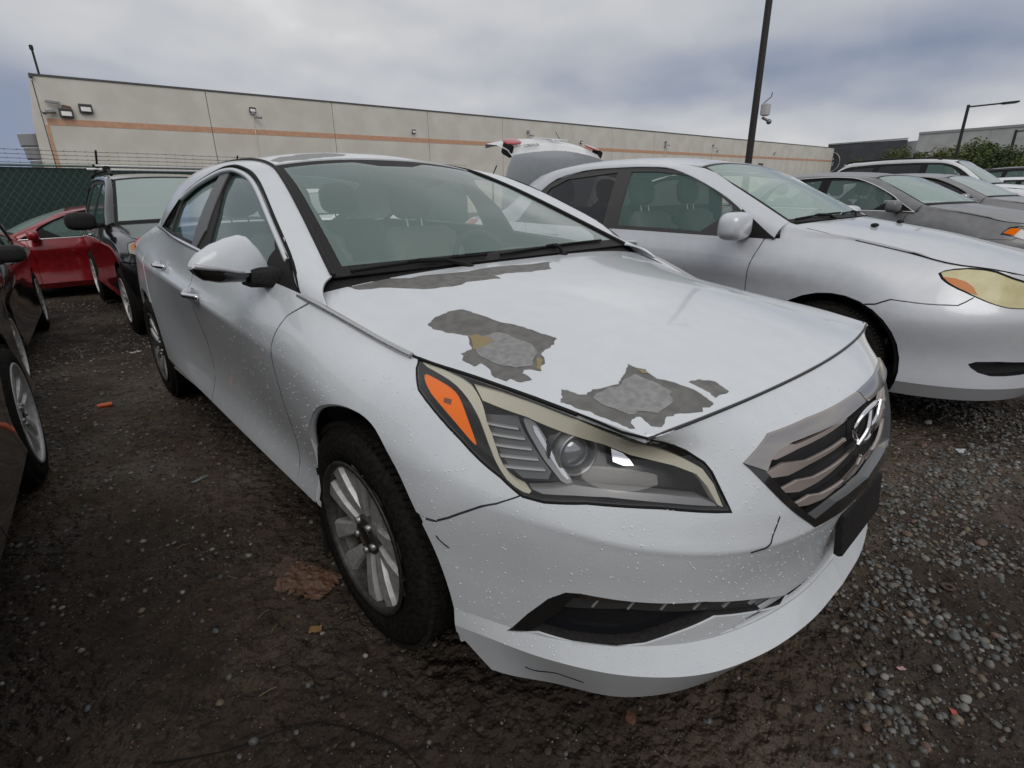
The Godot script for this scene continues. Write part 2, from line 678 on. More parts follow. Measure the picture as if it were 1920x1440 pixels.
func wheel(called: String, at: Vector3, spec: Dictionary, parent: Node, far := false) -> void:
	# the wheel's outside faces local -x
	var R: float = spec.r
	var W: float = spec.w
	var rr: float = spec.rim
	var n: int = spec.spokes
	var b := MB.new()
	var h := W / 2
	var pr := [Vector2(rr - .01, h - .02), Vector2(rr + .01, h - .004), Vector2(lerpf(rr, R, .35), h + .004), Vector2(lerpf(rr, R, .7), h), Vector2(R - .022, h - .012), Vector2(R - .008, h - .026)]
	var tread := [Vector2(R, h - .045), Vector2(R, .035), Vector2(R - .008, .033), Vector2(R - .008, .026), Vector2(R, .024), Vector2(R, -.024), Vector2(R - .008, -.026), Vector2(R - .008, -.033), Vector2(R, -.035)]
	var prof := []
	for q in pr:
		prof.append(Vector2(q.x, -q.y))
	for q in tread:
		prof.append(Vector2(q.x, -q.y))
	prof.append(Vector2(R - .01, h - .02))
	prof.append(Vector2(rr, h - .01))
	prof.reverse()
	b.lathe(prof, at, Basis.IDENTITY, 48 if not far else 28)
	if not far:
		for i in 90:
			var a := TAU * i / 90
			for s: float in [-1.0, 1.0]:
				var bb := Basis(Vector3.RIGHT, a + s * .02)
				b.box(at + bb * Vector3(s * (h - .040), R - .0055, 0), Vector3(.046, .014, .016), bb * Basis(Vector3.UP, s * .4))
	var t := part(called, b, M.tyre, parent)
	b = MB.new()
	var d: float = spec.get("dish", .03)
	b.lathe([Vector2(rr - .02, -h + .06), Vector2(rr - .012, -h + .012), Vector2(rr + .006, -h + .002), Vector2(rr + .004, -h - .004), Vector2(rr - .006, -h - .004), Vector2(rr - .014, -h + .01), Vector2(rr - .02, h)], at, Basis.IDENTITY, 48 if not far else 28)
	var rim := part("rim", b, spec.get("rim_mat", M.alloy), t)
	b = MB.new()
	var rb := rr - .015
	b.lathe([Vector2(0.001, -h + d + .055), Vector2(rb, -h + d + .06)], at, Basis.IDENTITY, 32)
	part("brake_drum", b, M.dark_metal, rim)
	if not far:
		b = MB.new()
		b.lathe([Vector2(.07, -h + d + .045), Vector2(rb * .72, -h + d + .047)], at, Basis.IDENTITY, 32)
		part("brake_disc", b, M.dark_alloy, rim)
	var twin: float = spec.get("twin", 0.0)
	for i in n:
		for s: float in ([-1.0, 1.0] if twin > 0 else [0.0]):
			b = MB.new()
			var bb := Basis(Vector3.RIGHT, TAU * i / n + spec.get("turn", 0.0))
			var w0: float = spec.get("w0", .022)
			var w1: float = spec.get("w1", .03)
			var o0 := s * twin * .5
			var o1 := s * twin
			var pts := []
			for k in 5:
				var f := k / 4.0
				var rad := lerpf(.045, rr - .01, f)
				var off := lerpf(o0, o1, f)
				var w := lerpf(w0, w1, f * f)
				var x := -h + lerpf(d, .010, f) - .005 * sin(PI * f)
				pts.append([rad, off, w, x])
			for k in 4:
				var p0: Array = pts[k]
				var p1: Array = pts[k + 1]
				var c := func(g: Array, sx: float, dx: float) -> Vector3:
					return at + bb * Vector3(g[3] + dx, g[0], g[1] + sx * g[2])
				b.face([c.call(p0, -.75, 0), c.call(p1, -.75, 0), c.call(p1, .75, 0), c.call(p0, .75, 0)])
				for sd: float in [-1.0, 1.0]:
					var q := [c.call(p0, sd * .75, 0), c.call(p1, sd * .75, 0), c.call(p1, sd, .012), c.call(p0, sd, .012)]
					var q2 := [c.call(p0, sd, .012), c.call(p1, sd, .012), c.call(p1, sd * .9, .045), c.call(p0, sd * .9, .045)]
					if sd < 0:
						q.reverse()
						q2.reverse()
					b.face(q)
					b.face(q2)
			part("spoke", b, spec.get("spoke_mat", M.alloy), rim)
	b = MB.new()
	b.lathe([Vector2(.062, -h + d + .04), Vector2(.06, -h + d - .004), Vector2(.05, -h + d - .012), Vector2(.001, -h + d - .014)], at, Basis.IDENTITY, 24)
	var hub := part("hub", b, spec.get("rim_mat", M.alloy), rim)
	b = MB.new()
	b.lathe([Vector2(.029, -h + d - .012), Vector2(.027, -h + d - .018), Vector2(.001, -h + d - .019)], at, Basis.IDENTITY, 20)
	part("hub_cap", b, M.black_gloss, hub)
	if not far:
		for i in 5:
			b = MB.new()
			var bb := Basis(Vector3.RIGHT, TAU * (i + .5) / 5)
			b.lathe([Vector2(.011, 0), Vector2(.010, -.012), Vector2(.001, -.014)], at + bb * Vector3(-h + d - .008, .047, 0), Basis.IDENTITY, 6)
			part("lug_nut", b, M.dull_metal, hub)

func arch_liner(S: Surf, z: float, y: float, r: float, w0: float, w1: float) -> MB:
	var b := MB.new()
	b.lathe([Vector2(r, -w0), Vector2(r + .01, -w1), Vector2(.05, -w1 + .02)], Vector3(0, y, z), Basis.IDENTITY, 28, -.2, PI + .2)
	return b

func sedan() -> void:
	var car := thing("sedan", "white sedan with grey paint peeled off its bonnet, nearest the camera", "car")
	var S := NetSurf.new()
	S.uk = PackedFloat32Array([0, 0.2002, 0.4042, 0.5658, 0.7298, 0.8938, 1.0548, 1.1848, 1.4465, 1.7965, 2.5465, 3.3465, 4.0467, 4.5473, 4.9731, 5.2704, 5.6238, 6.0258])
	S.vk = PackedFloat32Array([0.2, 0.27, 0.33, 0.45, 0.584, 0.6, 0.616, 0.674, 0.69, 0.706, 0.765, 0.85])
	S.rows.append(V3([-0, 0.16, 0.905, -0.1927, 0.158, 0.8955, -0.3823, 0.15, 0.8577, -0.5203, 0.145, 0.8028, -0.6376, 0.142, 0.7126, -0.7289, 0.155, 0.5936, -0.8299, 0.18, 0.471, -0.8857, 0.225, 0.3555, -0.8801, 0.22, 0.0966, -0.822, 0.22, -0.2504, -0.822, 0.22, -0.9997, -0.818, 0.22, -1.7986, -0.8341, 0.22, -2.4971, -0.8304, 0.22, -2.9933, -0.7622, 0.23, -3.404, -0.6742, 0.23, -3.6613, -0.3834, 0.23, -3.7923, -0, 0.23, -3.83]))
	S.rows.append(V3([-0, 0.245, 0.965, -0.2, 0.245, 0.955, -0.4, 0.25, 0.915, -0.55, 0.26, 0.855, -0.68, 0.275, 0.755, -0.78, 0.29, 0.625, -0.85, 0.3, 0.48, -0.8952, 0.3, 0.3585, -0.92, 0.29, 0.0993, -0.872, 0.265, -0.2502, -0.872, 0.265, -0.9999, -0.868, 0.27, -1.7992, -0.884, 0.27, -2.4989, -0.8801, 0.28, -2.9989, -0.8104, 0.29, -3.4173, -0.7124, 0.29, -3.6935, -0.3972, 0.29, -3.8404, -0, 0.29, -3.88]))
	S.rows.append(V3([-0, 0.3, 0.93, -0.1957, 0.3, 0.9203, -0.3888, 0.305, 0.8787, -0.5322, 0.315, 0.8237, -0.6588, 0.325, 0.7338, -0.763, 0.33, 0.6145, -0.8409, 0.34, 0.4759, -0.8952, 0.35, 0.3585, -0.93, 0.36, 0.1, -0.92, 0.34, -0.25, -0.92, 0.345, -1, -0.916, 0.35, -1.7998, -0.909, 0.35, -2.4998, -0.89, 0.36, -3, -0.82, 0.37, -3.42, -0.72, 0.37, -3.7, -0.4, 0.37, -3.85, -0, 0.37, -3.89]))
	S.rows.append(V3([-0, 0.42, 0.94, -0.1969, 0.42, 0.9302, -0.3917, 0.43, 0.8882, -0.5376, 0.44, 0.8333, -0.6659, 0.45, 0.7409, -0.7689, 0.46, 0.6182, -0.8445, 0.47, 0.4776, -0.9, 0.48, 0.36, -0.93, 0.49, 0.1, -0.902, 0.46, -0.2501, -0.89, 0.46, -0.9999, -0.888, 0.46, -1.7995, -0.914, 0.47, -2.5, -0.89, 0.5, -3, -0.82, 0.52, -3.42, -0.72, 0.52, -3.7, -0.4, 0.52, -3.85, -0, 0.52, -3.89]))
	S.rows.append(V3([-0, 0.5317, 0.9623, -0.1997, 0.5343, 0.9524, -0.3991, 0.5417, 0.9121, -0.5487, 0.5606, 0.8527, -0.6788, 0.5841, 0.7538, -0.78, 0.6133, 0.625, -0.8511, 0.6296, 0.4805, -0.9017, 0.6295, 0.3605, -0.9313, 0.6429, 0.1001, -0.9239, 0.6366, -0.25, -0.8943, 0.6326, -0.9999, -0.8889, 0.6294, -1.7995, -0.911, 0.6485, -2.4999, -0.8881, 0.6692, -2.9998, -0.8217, 0.6906, -3.4205, -0.72, 0.6906, -3.7, -0.3943, 0.6906, -3.8302, -0, 0.6906, -3.8694]))
	S.rows.append(V3([-0, 0.545, 0.965, -0.2, 0.548, 0.955, -0.4, 0.555, 0.915, -0.55, 0.575, 0.855, -0.68, 0.6, 0.755, -0.78, 0.63, 0.625, -0.85, 0.645, 0.48, -0.9, 0.645, 0.36, -0.93, 0.66, 0.1, -0.926, 0.66, -0.25, -0.898, 0.66, -0.9999, -0.892, 0.66, -1.7995, -0.91, 0.68, -2.4999, -0.886, 0.7, -2.9996, -0.82, 0.72, -3.42, -0.72, 0.72, -3.7, -0.3945, 0.72, -3.8308, -0, 0.72, -3.87]))
	S.rows.append(V3([-0, 0.5601, 0.9625, -0.1996, 0.5635, 0.9518, -0.399, 0.5719, 0.9116, -0.5474, 0.591, 0.8504, -0.6758, 0.6143, 0.7508, -0.7762, 0.6413, 0.6226, -0.8472, 0.6561, 0.4788, -0.8983, 0.6591, 0.3595, -0.9287, 0.6766, 0.0999, -0.928, 0.6848, -0.25, -0.9037, 0.6916, -0.9999, -0.8971, 0.6969, -1.7996, -0.9092, 0.718, -2.4998, -0.8834, 0.7377, -2.9993, -0.8175, 0.7554, -3.4193, -0.7203, 0.7554, -3.7002, -0.3952, 0.7554, -3.8334, -0, 0.7554, -3.8727]))
	S.rows.append(V3([-0, 0.6109, 0.9551, -0.1983, 0.6161, 0.9416, -0.3957, 0.6313, 0.901, -0.5386, 0.6481, 0.835, -0.6606, 0.6652, 0.7356, -0.7606, 0.6778, 0.6131, -0.8339, 0.6884, 0.4728, -0.8881, 0.7055, 0.3563, -0.9212, 0.7345, 0.0994, -0.9326, 0.7775, -0.25, -0.9264, 0.8128, -1, -0.9167, 0.8409, -1.7999, -0.9034, 0.865, -2.4996, -0.8689, 0.885, -2.9976, -0.8044, 0.8971, -3.4157, -0.7206, 0.8971, -3.7005, -0.3994, 0.8971, -3.8478, -0, 0.8971, -3.8877]))
	S.rows.append(V3([-0, 0.63, 0.951, -0.1978, 0.635, 0.9371, -0.3941, 0.65, 0.8959, -0.5352, 0.665, 0.8289, -0.6552, 0.68, 0.7303, -0.7544, 0.69, 0.6093, -0.8272, 0.7, 0.4698, -0.8809, 0.72, 0.354, -0.915, 0.75, 0.099, -0.932, 0.8, -0.25, -0.932, 0.845, -1, -0.922, 0.88, -1.7999, -0.902, 0.905, -2.4996, -0.8652, 0.925, -2.9972, -0.8007, 0.93, -3.4147, -0.72, 0.93, -3.7, -0.4, 0.93, -3.85, -0, 0.93, -3.89]))
	S.rows.append(V3([-0, 0.6534, 0.9472, -0.1972, 0.6577, 0.9332, -0.3921, 0.6706, 0.8904, -0.5309, 0.6829, 0.8222, -0.6489, 0.6959, 0.7237, -0.7472, 0.7048, 0.6043, -0.8186, 0.7145, 0.4652, -0.8709, 0.7366, 0.3505, -0.9067, 0.7658, 0.0982, -0.9285, 0.8168, -0.2502, -0.9268, 0.8573, -1, -0.9147, 0.8907, -1.7998, -0.896, 0.9146, -2.4993, -0.8588, 0.9346, -2.9965, -0.7974, 0.9442, -3.4136, -0.7181, 0.9442, -3.698, -0.3993, 0.9442, -3.8475, -0, 0.9442, -3.8873]))
	S.rows.append(V3([-0, 0.75, 0.923, -0.1945, 0.75, 0.9103, -0.3838, 0.75, 0.8624, -0.5154, 0.75, 0.7941, -0.627, 0.755, 0.702, -0.7161, 0.765, 0.5857, -0.7769, 0.775, 0.4474, -0.8189, 0.8, 0.3347, -0.8602, 0.82, 0.0953, -0.907, 0.87, -0.2501, -0.906, 0.9, -0.9999, -0.888, 0.93, -1.7995, -0.874, 0.95, -2.4986, -0.8353, 0.97, -2.9939, -0.7814, 0.98, -3.4094, -0.7047, 0.98, -3.6871, -0.3945, 0.98, -3.8308, -0, 0.98, -3.87]))
	S.rows.append(V3([-0, 0.835, 0.812, -0.19, 0.833, 0.806, -0.38, 0.829, 0.786, -0.53, 0.822, 0.762, -0.65, 0.815, 0.735, -0.682, 0.832, 0.6, -0.702, 0.844, 0.47, -0.716, 0.85, 0.33, -0.745, 0.862, 0.1, -0.826, 0.957, -0.235, -0.868, 1.015, -1, -0.848, 1.06, -1.8, -0.772, 1.08, -2.5, -0.712, 1.075, -3, -0.66, 1.065, -3.4, -0.57, 1.06, -3.62, -0.36, 1.06, -3.74, -0, 1.065, -3.78]))
	S.sharp = PackedInt32Array([1, 2])
	for j in [1, 2]:
		S.breaks.append(S.vk[j])
	var H := RowSurf.new([0, 0.13, 0.28, 0.45, 0.68, 0.94, 1.12], [[0.812, 0.735, 0.835, 0.815, 0.65, 2.2], [0.7, 0.6, 0.868, 0.832, 0.682, 2.2], [0.56, 0.47, 0.902, 0.844, 0.702, 2.4], [0.4, 0.33, 0.932, 0.85, 0.716, 2.6], [0.17, 0.1, 0.967, 0.862, 0.745, 2.8], [-0.1, -0.12, 0.994, 0.917, 0.793, 3], [-0.26, -0.318, 1.01, 0.966, 0.818, 3]])
	var WS := RowSurf.new([0, .36, .73, 1.05], [[-.27, -.335, 1.02, 1.013, .73, 2.0], [-.60, -.66, 1.175, 1.152, .655, 2.2], [-.95, -.98, 1.315, 1.282, .583, 2.3], [-1.25, -1.26, 1.412, 1.374, .528, 2.4]])
	var RF := RowSurf.new([0, .25, .55, .95, 1.35], [[-1.26, -1.27, 1.418, 1.378, .527, 2.4], [-1.5, -1.5, 1.455, 1.405, .525, 2.4], [-1.8, -1.8, 1.470, 1.413, .53, 2.4], [-2.2, -2.2, 1.458, 1.398, .53, 2.4], [-2.62, -2.5, 1.412, 1.352, .535, 2.4]])
	var BK := RowSurf.new([0, .3, .7], [[-2.63, -2.51, 1.408, 1.348, .535, 2.4], [-2.95, -2.85, 1.265, 1.215, .565, 2.2], [-3.32, -3.22, 1.095, 1.075, .60, 2.0]])
	var DK := RowSurf.new([0, .2, .46], [[-3.33, -3.24, 1.09, 1.07, .60, 2.2], [-3.52, -3.45, 1.085, 1.06, .59, 2.2], [-3.79, -3.64, 1.07, 1.05, .57, 2.2]])
	var G := GreenSurf.new()
	for q in [[-3.4, .66, 1.07], [-3.0, .712, 1.075], [-2.5, .772, 1.08], [-1.8, .848, 1.06], [-1.0, .868, 1.015], [-.62, .862, .985], [-.235, .826, .957], [0, .80, .93]]:
		G.bz.append(q[0])
		G.bq.append(Vector3(q[1], q[2], 0))
	# outlines on the side surface
	var end := S.uk[S.uk.size() - 1]
	var lamp_o := V2([1.4169, 0.85, 1.1979, 0.85, 0.968, 0.85, 0.7282, 0.85, 0.5791, 0.7551, 0.5644, 0.7396, 0.5301, 0.6765, 0.6809, 0.6811, 0.8298, 0.6754, 0.9144, 0.6601, 0.9591, 0.6626, 1.0103, 0.6936, 1.1151, 0.7326, 1.2038, 0.7574, 1.2864, 0.7817, 1.3764, 0.8246])
	lamp_o[0].y = .852
	lamp_o[1].y = .852
	lamp_o[2].y = .852
	lamp_o[3].y = .852
	var tip := lamp_o[0].x
	var arch_f := V2([1.8213, 0.15, 1.8207, 0.15, 1.82, 0.1562, 1.8192, 0.2493, 1.8184, 0.2987, 1.8181, 0.3275, 1.818, 0.3579, 1.8172, 0.3864, 1.8144, 0.4136, 1.8096, 0.4386, 1.8033, 0.46, 1.7955, 0.4797, 1.7864, 0.4987, 1.7762, 0.5178, 1.7647, 0.5365, 1.7516, 0.5545, 1.7365, 0.5711, 1.7191, 0.5868, 1.6997, 0.602, 1.6787, 0.616, 1.6566, 0.6287, 1.6331, 0.6402, 1.608, 0.6511, 1.5822, 0.6615, 1.5566, 0.671, 1.5315, 0.6793, 1.5063, 0.686, 1.481, 0.6909, 1.4555, 0.6939, 1.4297, 0.6952, 1.4038, 0.6945, 1.3787, 0.6914, 1.3551, 0.6852, 1.3328, 0.6755, 1.3115, 0.6626, 1.2911, 0.6465, 1.2718, 0.6279, 1.2538, 0.6076, 1.2372, 0.5859, 1.2216, 0.5635, 1.2069, 0.5413, 1.1931, 0.5191, 1.1801, 0.4963, 1.1683, 0.4726, 1.1577, 0.4472, 1.1485, 0.4195, 1.1405, 0.3899, 1.1339, 0.3594, 1.1287, 0.3289, 1.127, 0.2853, 1.1251, 0.2542, 1.1228, 0.2306, 1.1202, 0.2084, 1.1097, 0.1858, 1.0947, 0.1628, 1.0826, 0.15, 1.0751, 0.15])
	var arch_r := V2([3.9692, 0.15, 3.9698, 0.15, 3.9707, 0.161, 3.9712, 0.2439, 3.9724, 0.293, 3.9744, 0.3197, 3.9771, 0.3462, 3.981, 0.3749, 3.9867, 0.4045, 3.994, 0.4341, 4.0026, 0.4611, 4.0133, 0.4876, 4.0267, 0.5121, 4.043, 0.534, 4.0617, 0.5531, 4.083, 0.5689, 4.1068, 0.581, 4.1339, 0.5901, 4.164, 0.5971, 4.1956, 0.6021, 4.2269, 0.6058, 4.2578, 0.6083, 4.2891, 0.6097, 4.3206, 0.6102, 4.352, 0.61, 4.3834, 0.6092, 4.4149, 0.6076, 4.4463, 0.6051, 4.4773, 0.6014, 4.5087, 0.5961, 4.5403, 0.589, 4.5705, 0.5801, 4.5975, 0.5685, 4.6213, 0.5526, 4.6425, 0.5316, 4.6614, 0.5059, 4.6779, 0.4786, 4.6915, 0.4525, 4.7024, 0.4273, 4.7112, 0.4017, 4.7182, 0.3762, 4.7228, 0.3526, 4.7251, 0.3303, 4.7269, 0.3082, 4.7294, 0.2814, 4.7367, 0.2306, 4.7419, 0.1627, 4.7429, 0.15, 4.7435, 0.15])
	var u_door := S.at_z(-.40)
	var u_b := S.at_z(-1.42)
	var u_r := S.at_z(-2.46)
	var u_cowl := S.at_z(-.235)
	var seam := V2([0.9648, 0.6622, 1.0125, 0.6147, 1.0718, 0.5782, 1.1231, 0.55, 1.1576, 0.5346, 1.1861, 0.5336])
	var u_corner: float = lamp_o[3].x
	var fog_o := V2([1.0008, 0.311, 0.9477, 0.3818, 0.9034, 0.4314, 0.8659, 0.456, 0.8338, 0.4601, 0.5611, 0.4425, 0.3837, 0.3978, 0.2722, 0.3648, 0.29, 0.3391, 0.3703, 0.357, 0.5244, 0.3904, 0.627, 0.358, 0.6865, 0.3356, 0.7465, 0.3278, 0.8487, 0.3294, 0.924, 0.338])
	var grille_o := V2([0.4886, 0.7497, 0.4019, 0.7872, 0.2604, 0.791, 0.0869, 0.7893])
	grille_o.append(Vector2(-.001, .789))
	grille_o.append(Vector2(-.001, .59))
	grille_o.append_array(V2([0.2887, 0.6025]))
	var slot := V2([-.001, .375, .16, .375, .30, .37, .42, .355, .50, .335, .42, .334, .30, .338, .16, .34, -.001, .34])
	# ---- panels
	var full := V2([-.001, .20, end, .20, end, .85, -.001, .85])
	var bumper := PackedVector2Array([Vector2(-.001, .20), Vector2(arch_f[arch_f.size() - 1].x - .03, .20)])
	var k1 := arch_f.size() - 1
	for i in range(k1, 32, -1):
		if arch_f[i].y < seam[5].y and arch_f[i].y > .235:
			bumper.append(arch_f[i])
	for i in range(5, -1, -1):
		bumper.append(seam[i])
	bumper.append_array(PackedVector2Array([lamp_o[9], lamp_o[8], lamp_o[7], lamp_o[6], lamp_o[5], lamp_o[4], lamp_o[3] + Vector2(0, -.004), Vector2(u_corner, .85), Vector2(-.001, .85)]))
	var b := MB.new()
	region(b, S, [bumper], [fog_o, grille_o, slot], .025, .014, 0, .012)
	both("bumper", b, M.white, car)
	var fender := PackedVector2Array()
	for i in range(seam.size()):
		fender.append(seam[i] + Vector2(0, .004))
	for i in range(k1, -1, -1):
		if arch_f[i].y > seam[5].y and i > 0:
			fender.append(arch_f[i])
	fender.append_array(PackedVector2Array([Vector2(arch_f[0].x, .20), Vector2(u_door - .02, .20), Vector2(u_door, .45), Vector2(u_door - .01, .66), Vector2(u_door - .06, .80), Vector2(u_cowl + .04, .85), Vector2(lamp_o[0].x + .006, .85)]))
	for i in range(15, 9, -1):
		fender.append(lamp_o[i])
	b = MB.new()
	region(b, S, [fender], [], .03, .02, 0, .012)
	both("fender", b, M.white, car)
	var fd := V2([u_door - .015, .285, u_b + .02, .285, u_b, .45, u_b - .02, .70, u_b - .02, .85, u_cowl + .05, .85, u_door - .055, .80, u_door - .005, .66, u_door + .005, .45])
	b = MB.new()
	region(b, S, [fd], [], .05, .02, 0, .012)
	both("front_door", b, M.white, car)
	var rd := PackedVector2Array([Vector2(u_b + .025, .285), Vector2(arch_r[4].x - .03, .285)])
	for i in range(8, 17):
		rd.append(arch_r[i] + Vector2(-.025, 0))
	rd.append_array(V2([S.at_z(-2.60), .75, S.at_z(-2.63), .85, u_b - .015, .85, u_b - .015, .70, u_b + .005, .45]))
	b = MB.new()
	region(b, S, [rd], [], .05, .02, 0, .012)
	both("rear_door", b, M.white, car)
	var sill := V2([u_door - .02, .20, arch_r[0].x, .20, arch_r[4].x, .28, u_door - .02, .28])
	b = MB.new()
	region(b, S, [sill], [], .06, .02, 0, .012)
	both("sill", b, M.white, car)
	b = MB.new()
	region(b, S, [V2([u_door - .02, .274, arch_r[4].x - .02, .274, arch_r[4].x - .02, .285, u_door - .02, .285])], [], .06, .02, .004, .01)
	both("sill_trim", b, M.dull_metal, car)
	var tail_o := V2([S.at_z(-3.18), .735, S.at_z(-3.40), .70, 4.95, .69, 4.95, .785, S.at_z(-3.35), .79])
	var quarter := PackedVector2Array()
	quarter.append_array(V2([end, .85, S.at_z(-2.635), .85, S.at_z(-2.605), .75]))
	for i in range(17, 45):
		quarter.append(arch_r[i])
	quarter.append_array(V2([arch_r[48].x, .20, end, .20]))
	b = MB.new()
	region(b, S, [quarter], [tail_o], .06, .03, 0, .012)
	both("rear_quarter", b, M.white, car)
	b = MB.new()
	region(b, S, [tail_o], [], .06, .03, .008, .02)
	both("tail_lamp", b, M.red_lens, car)
	var gap := func(q: PackedVector2Array) -> void:   # the dark line of a shut
		var g := MB.new()
		var path := []
		for i in q.size() - 1:
			for k in 6:
				var w := q[i].lerp(q[i + 1], k / 6.0)
				path.append(S.p(w.x, w.y) + norm_at(S, w.x, w.y) * -.0012)
		g.tube(path, .0021, 5)
		both("panel_gap", g, M.seam, car)
	gap.call(seam)
	gap.call(V2([u_door, .28, u_door + .002, .45, u_door - .007, .66, u_door - .058, .80, u_cowl + .045, .845]))
	gap.call(V2([u_b + .022, .285, u_b + .002, .45, u_b - .018, .70, u_b - .018, .85]))
	# dark shell behind the gaps
	var I := NetSurf.new()
	I.uk = S.uk
	I.vk = S.vk
	for r in S.rows:
		var q := PackedVector3Array()
		for w in r:
			q.append(Vector3(w.x * .965, maxf(w.y, .22), w.z * .985 - .022))
		I.rows.append(q)
	b = MB.new()
	region(b, I, [V2([-.001, .26, end, .26, end, .84, lamp_o[0].x + .02, .84, lamp_o[11].x + .06, .70, u_corner, .60, -.001, .60])], [arch_f, arch_r], .08, .06, 0, 0)
	both("inner_shell", b, M.black, car)
	for z: float in [.07, -2.805]:
		both("arch_liner", arch_liner(S, z, .345, .385, .79, .52), M.black, car)
	# arch lips
	b = MB.new()
	var lip := []
	for i in range(2, arch_f.size() - 2):
		if arch_f[i].y > .23:
			lip.append(S.p(arch_f[i].x, arch_f[i].y) + Vector3(.012, 0, 0))
	b.tube(lip, .009, 6)
	both("arch_lip", b, M.white, car)
	b = MB.new()
	lip = []
	for i in range(2, arch_r.size() - 2):
		if arch_r[i].y > .23:
			lip.append(S.p(arch_r[i].x, arch_r[i].y) + Vector3(.012, 0, 0))
	b.tube(lip, .009, 6)
	both("arch_lip", b, M.white, car)
	b = MB.new()
	b.box(Vector3(-.80, .26, -.285), Vector3(.20, .30, .02), Basis(Vector3.RIGHT, .12), .008)
	both("mud_flap", b, M.black_trim, car)
	b = MB.new()
	b.box(Vector3(0, .27, -1.55), Vector3(1.3, .1, 3.9))
	part("underbody", b, M.black, car)
	# ---- bonnet with peeled patches
	var patches := [
		V2([-0.8679, 1.12, -0.848, 1.12, -0.6939, 1.12, -0.5314, 1.0796, -0.3299, 1.0585, -0.0986, 1.0328, 0.0406, 1.0312, 0.0915, 1.0213, -0.0613, 0.9143, -0.1195, 0.9191, -0.2185, 0.9253, -0.2974, 0.9467, -0.3591, 0.9439, -0.375, 0.8996, -0.465, 0.9234, -0.5897, 0.9287, -0.6832, 0.9676, -0.7579, 1.0423, -0.8505, 1.0824, -0.8637, 1.12]),
		V2([-0.8586, 0.7666, -0.8325, 0.7782, -0.8066, 0.7868, -0.7843, 0.7848, -0.7547, 0.7874, -0.7148, 0.7707, -0.7073, 0.7409, -0.7051, 0.6946, -0.705, 0.6409, -0.6931, 0.6035, -0.6843, 0.5649, -0.6855, 0.5212, -0.6808, 0.4789, -0.6809, 0.4556, -0.7186, 0.4354, -0.7588, 0.4283, -0.7916, 0.421, -0.8116, 0.3923, -0.8776, 0.3428, -0.8862, 0.3668, -0.9008, 0.3834, -0.9169, 0.3715, -0.9317, 0.3225, -0.9618, 0.3319, -0.9623, 0.3701, -0.9796, 0.3659, -0.9809, 0.3904, -0.9791, 0.416, -0.9546, 0.4517, -0.9405, 0.4953, -0.9636, 0.4958, -0.9581, 0.5309, -0.9266, 0.5768, -0.8908, 0.5708, -0.8626, 0.6029, -0.8356, 0.6326, -0.8467, 0.6612, -0.8581, 0.6849, -0.8619, 0.7148, -0.8678, 0.7369]),
		V2([-0.9224, 0.2393, -0.9146, 0.2252, -0.9149, 0.1987, -0.8995, 0.1843, -0.8644, 0.1967, -0.8277, 0.1875, -0.7844, 0.1823, -0.7531, 0.1983, -0.7164, 0.2118, -0.6861, 0.2295, -0.6595, 0.2429, -0.6596, 0.2152, -0.6461, 0.2015, -0.6703, 0.155, -0.649, 0.123, -0.6435, 0.0815, -0.6578, 0.0505, -0.6732, 0.0236, -0.7132, 0.0135, -0.7798, 0.0158, -0.8115, 0.0276, -0.8562, 0.0322, -0.9221, 0.01, -0.9369, 0.0226, -0.9219, 0.0422, -0.9084, 0.0575, -0.9368, 0.0579, -0.9777, 0.0295, -0.9891, 0.0354, -0.9826, 0.0565, -0.98, 0.0805, -0.9815, 0.0989, -0.9745, 0.1228, -0.9831, 0.1416, -0.9774, 0.166, -0.9838, 0.1895, -0.9553, 0.2062]),
		V2([-0.6161, 0.1082, -0.5696, 0.1062, -0.5398, 0.0818, -0.5514, 0.0573, -0.5674, 0.0353, -0.601, 0.035, -0.644, 0.0334, -0.6261, 0.0511, -0.6232, 0.067, -0.618, 0.0881])]
	var clean := []
	for i in patches.size():
		for q: PackedVector2Array in shrink(rough(patches[i], 77 + i), 0.0, .75):
			if q.size() > 8:
				clean.append(q)
	b = MB.new()
	region(b, H, [V2([-1, 0, 1, 0, 1, 1.12, -1, 1.12])], clean, .04, .03, .001, .014)
	var bonnet := part("bonnet", b, M.white, car)
	for q in clean:
		b = MB.new()
		region(b, H, [q], [], .03, .025, -.0005, 0)
		part("bare_patch", b, M.primer, bonnet, "dull grey patch where the white paint has peeled off")
	for q in [V2([-0.8331, 0.6348, -0.8096, 0.6234, -0.8096, 0.5667, -0.8591, 0.5571, -0.8916, 0.5666]), V2([-0.8133, 0.4133, -0.8162, 0.3919, -0.8721, 0.3517, -0.8699, 0.369]), V2([-0.6654, 0.2115, -0.6542, 0.2023, -0.6616, 0.1829, -0.6753, 0.1931])]:
		b = MB.new()
		region(b, H, [rough(q, 5)], [], .03, .02, .0004, 0)
		part("bare_spot", b, M.tan_primer, bonnet)
	for q in [V2([-0.8999, 0.1669, -0.838, 0.1799, -0.784, 0.1753, -0.6944, 0.1998, -0.6936, 0.1505, -0.7068, 0.0953, -0.7881, 0.0609, -0.8527, 0.0497, -0.8707, 0.0724, -0.9178, 0.0735, -0.9133, 0.1093, -0.9173, 0.1371]), V2([-0.8489, 0.5966, -0.7643, 0.5952, -0.76, 0.5007, -0.7888, 0.4326, -0.8623, 0.3857, -0.9064, 0.4109, -0.9172, 0.4751, -0.909, 0.5266])]:
		b = MB.new()
		region(b, H, [smooth(rough(q, 9), 2)], [], .03, .02, .0003, 0)
		part("pale_spot", b, M.pale_primer, bonnet)
	# ---- cowl, windscreen, roof, rear
	b = MB.new()
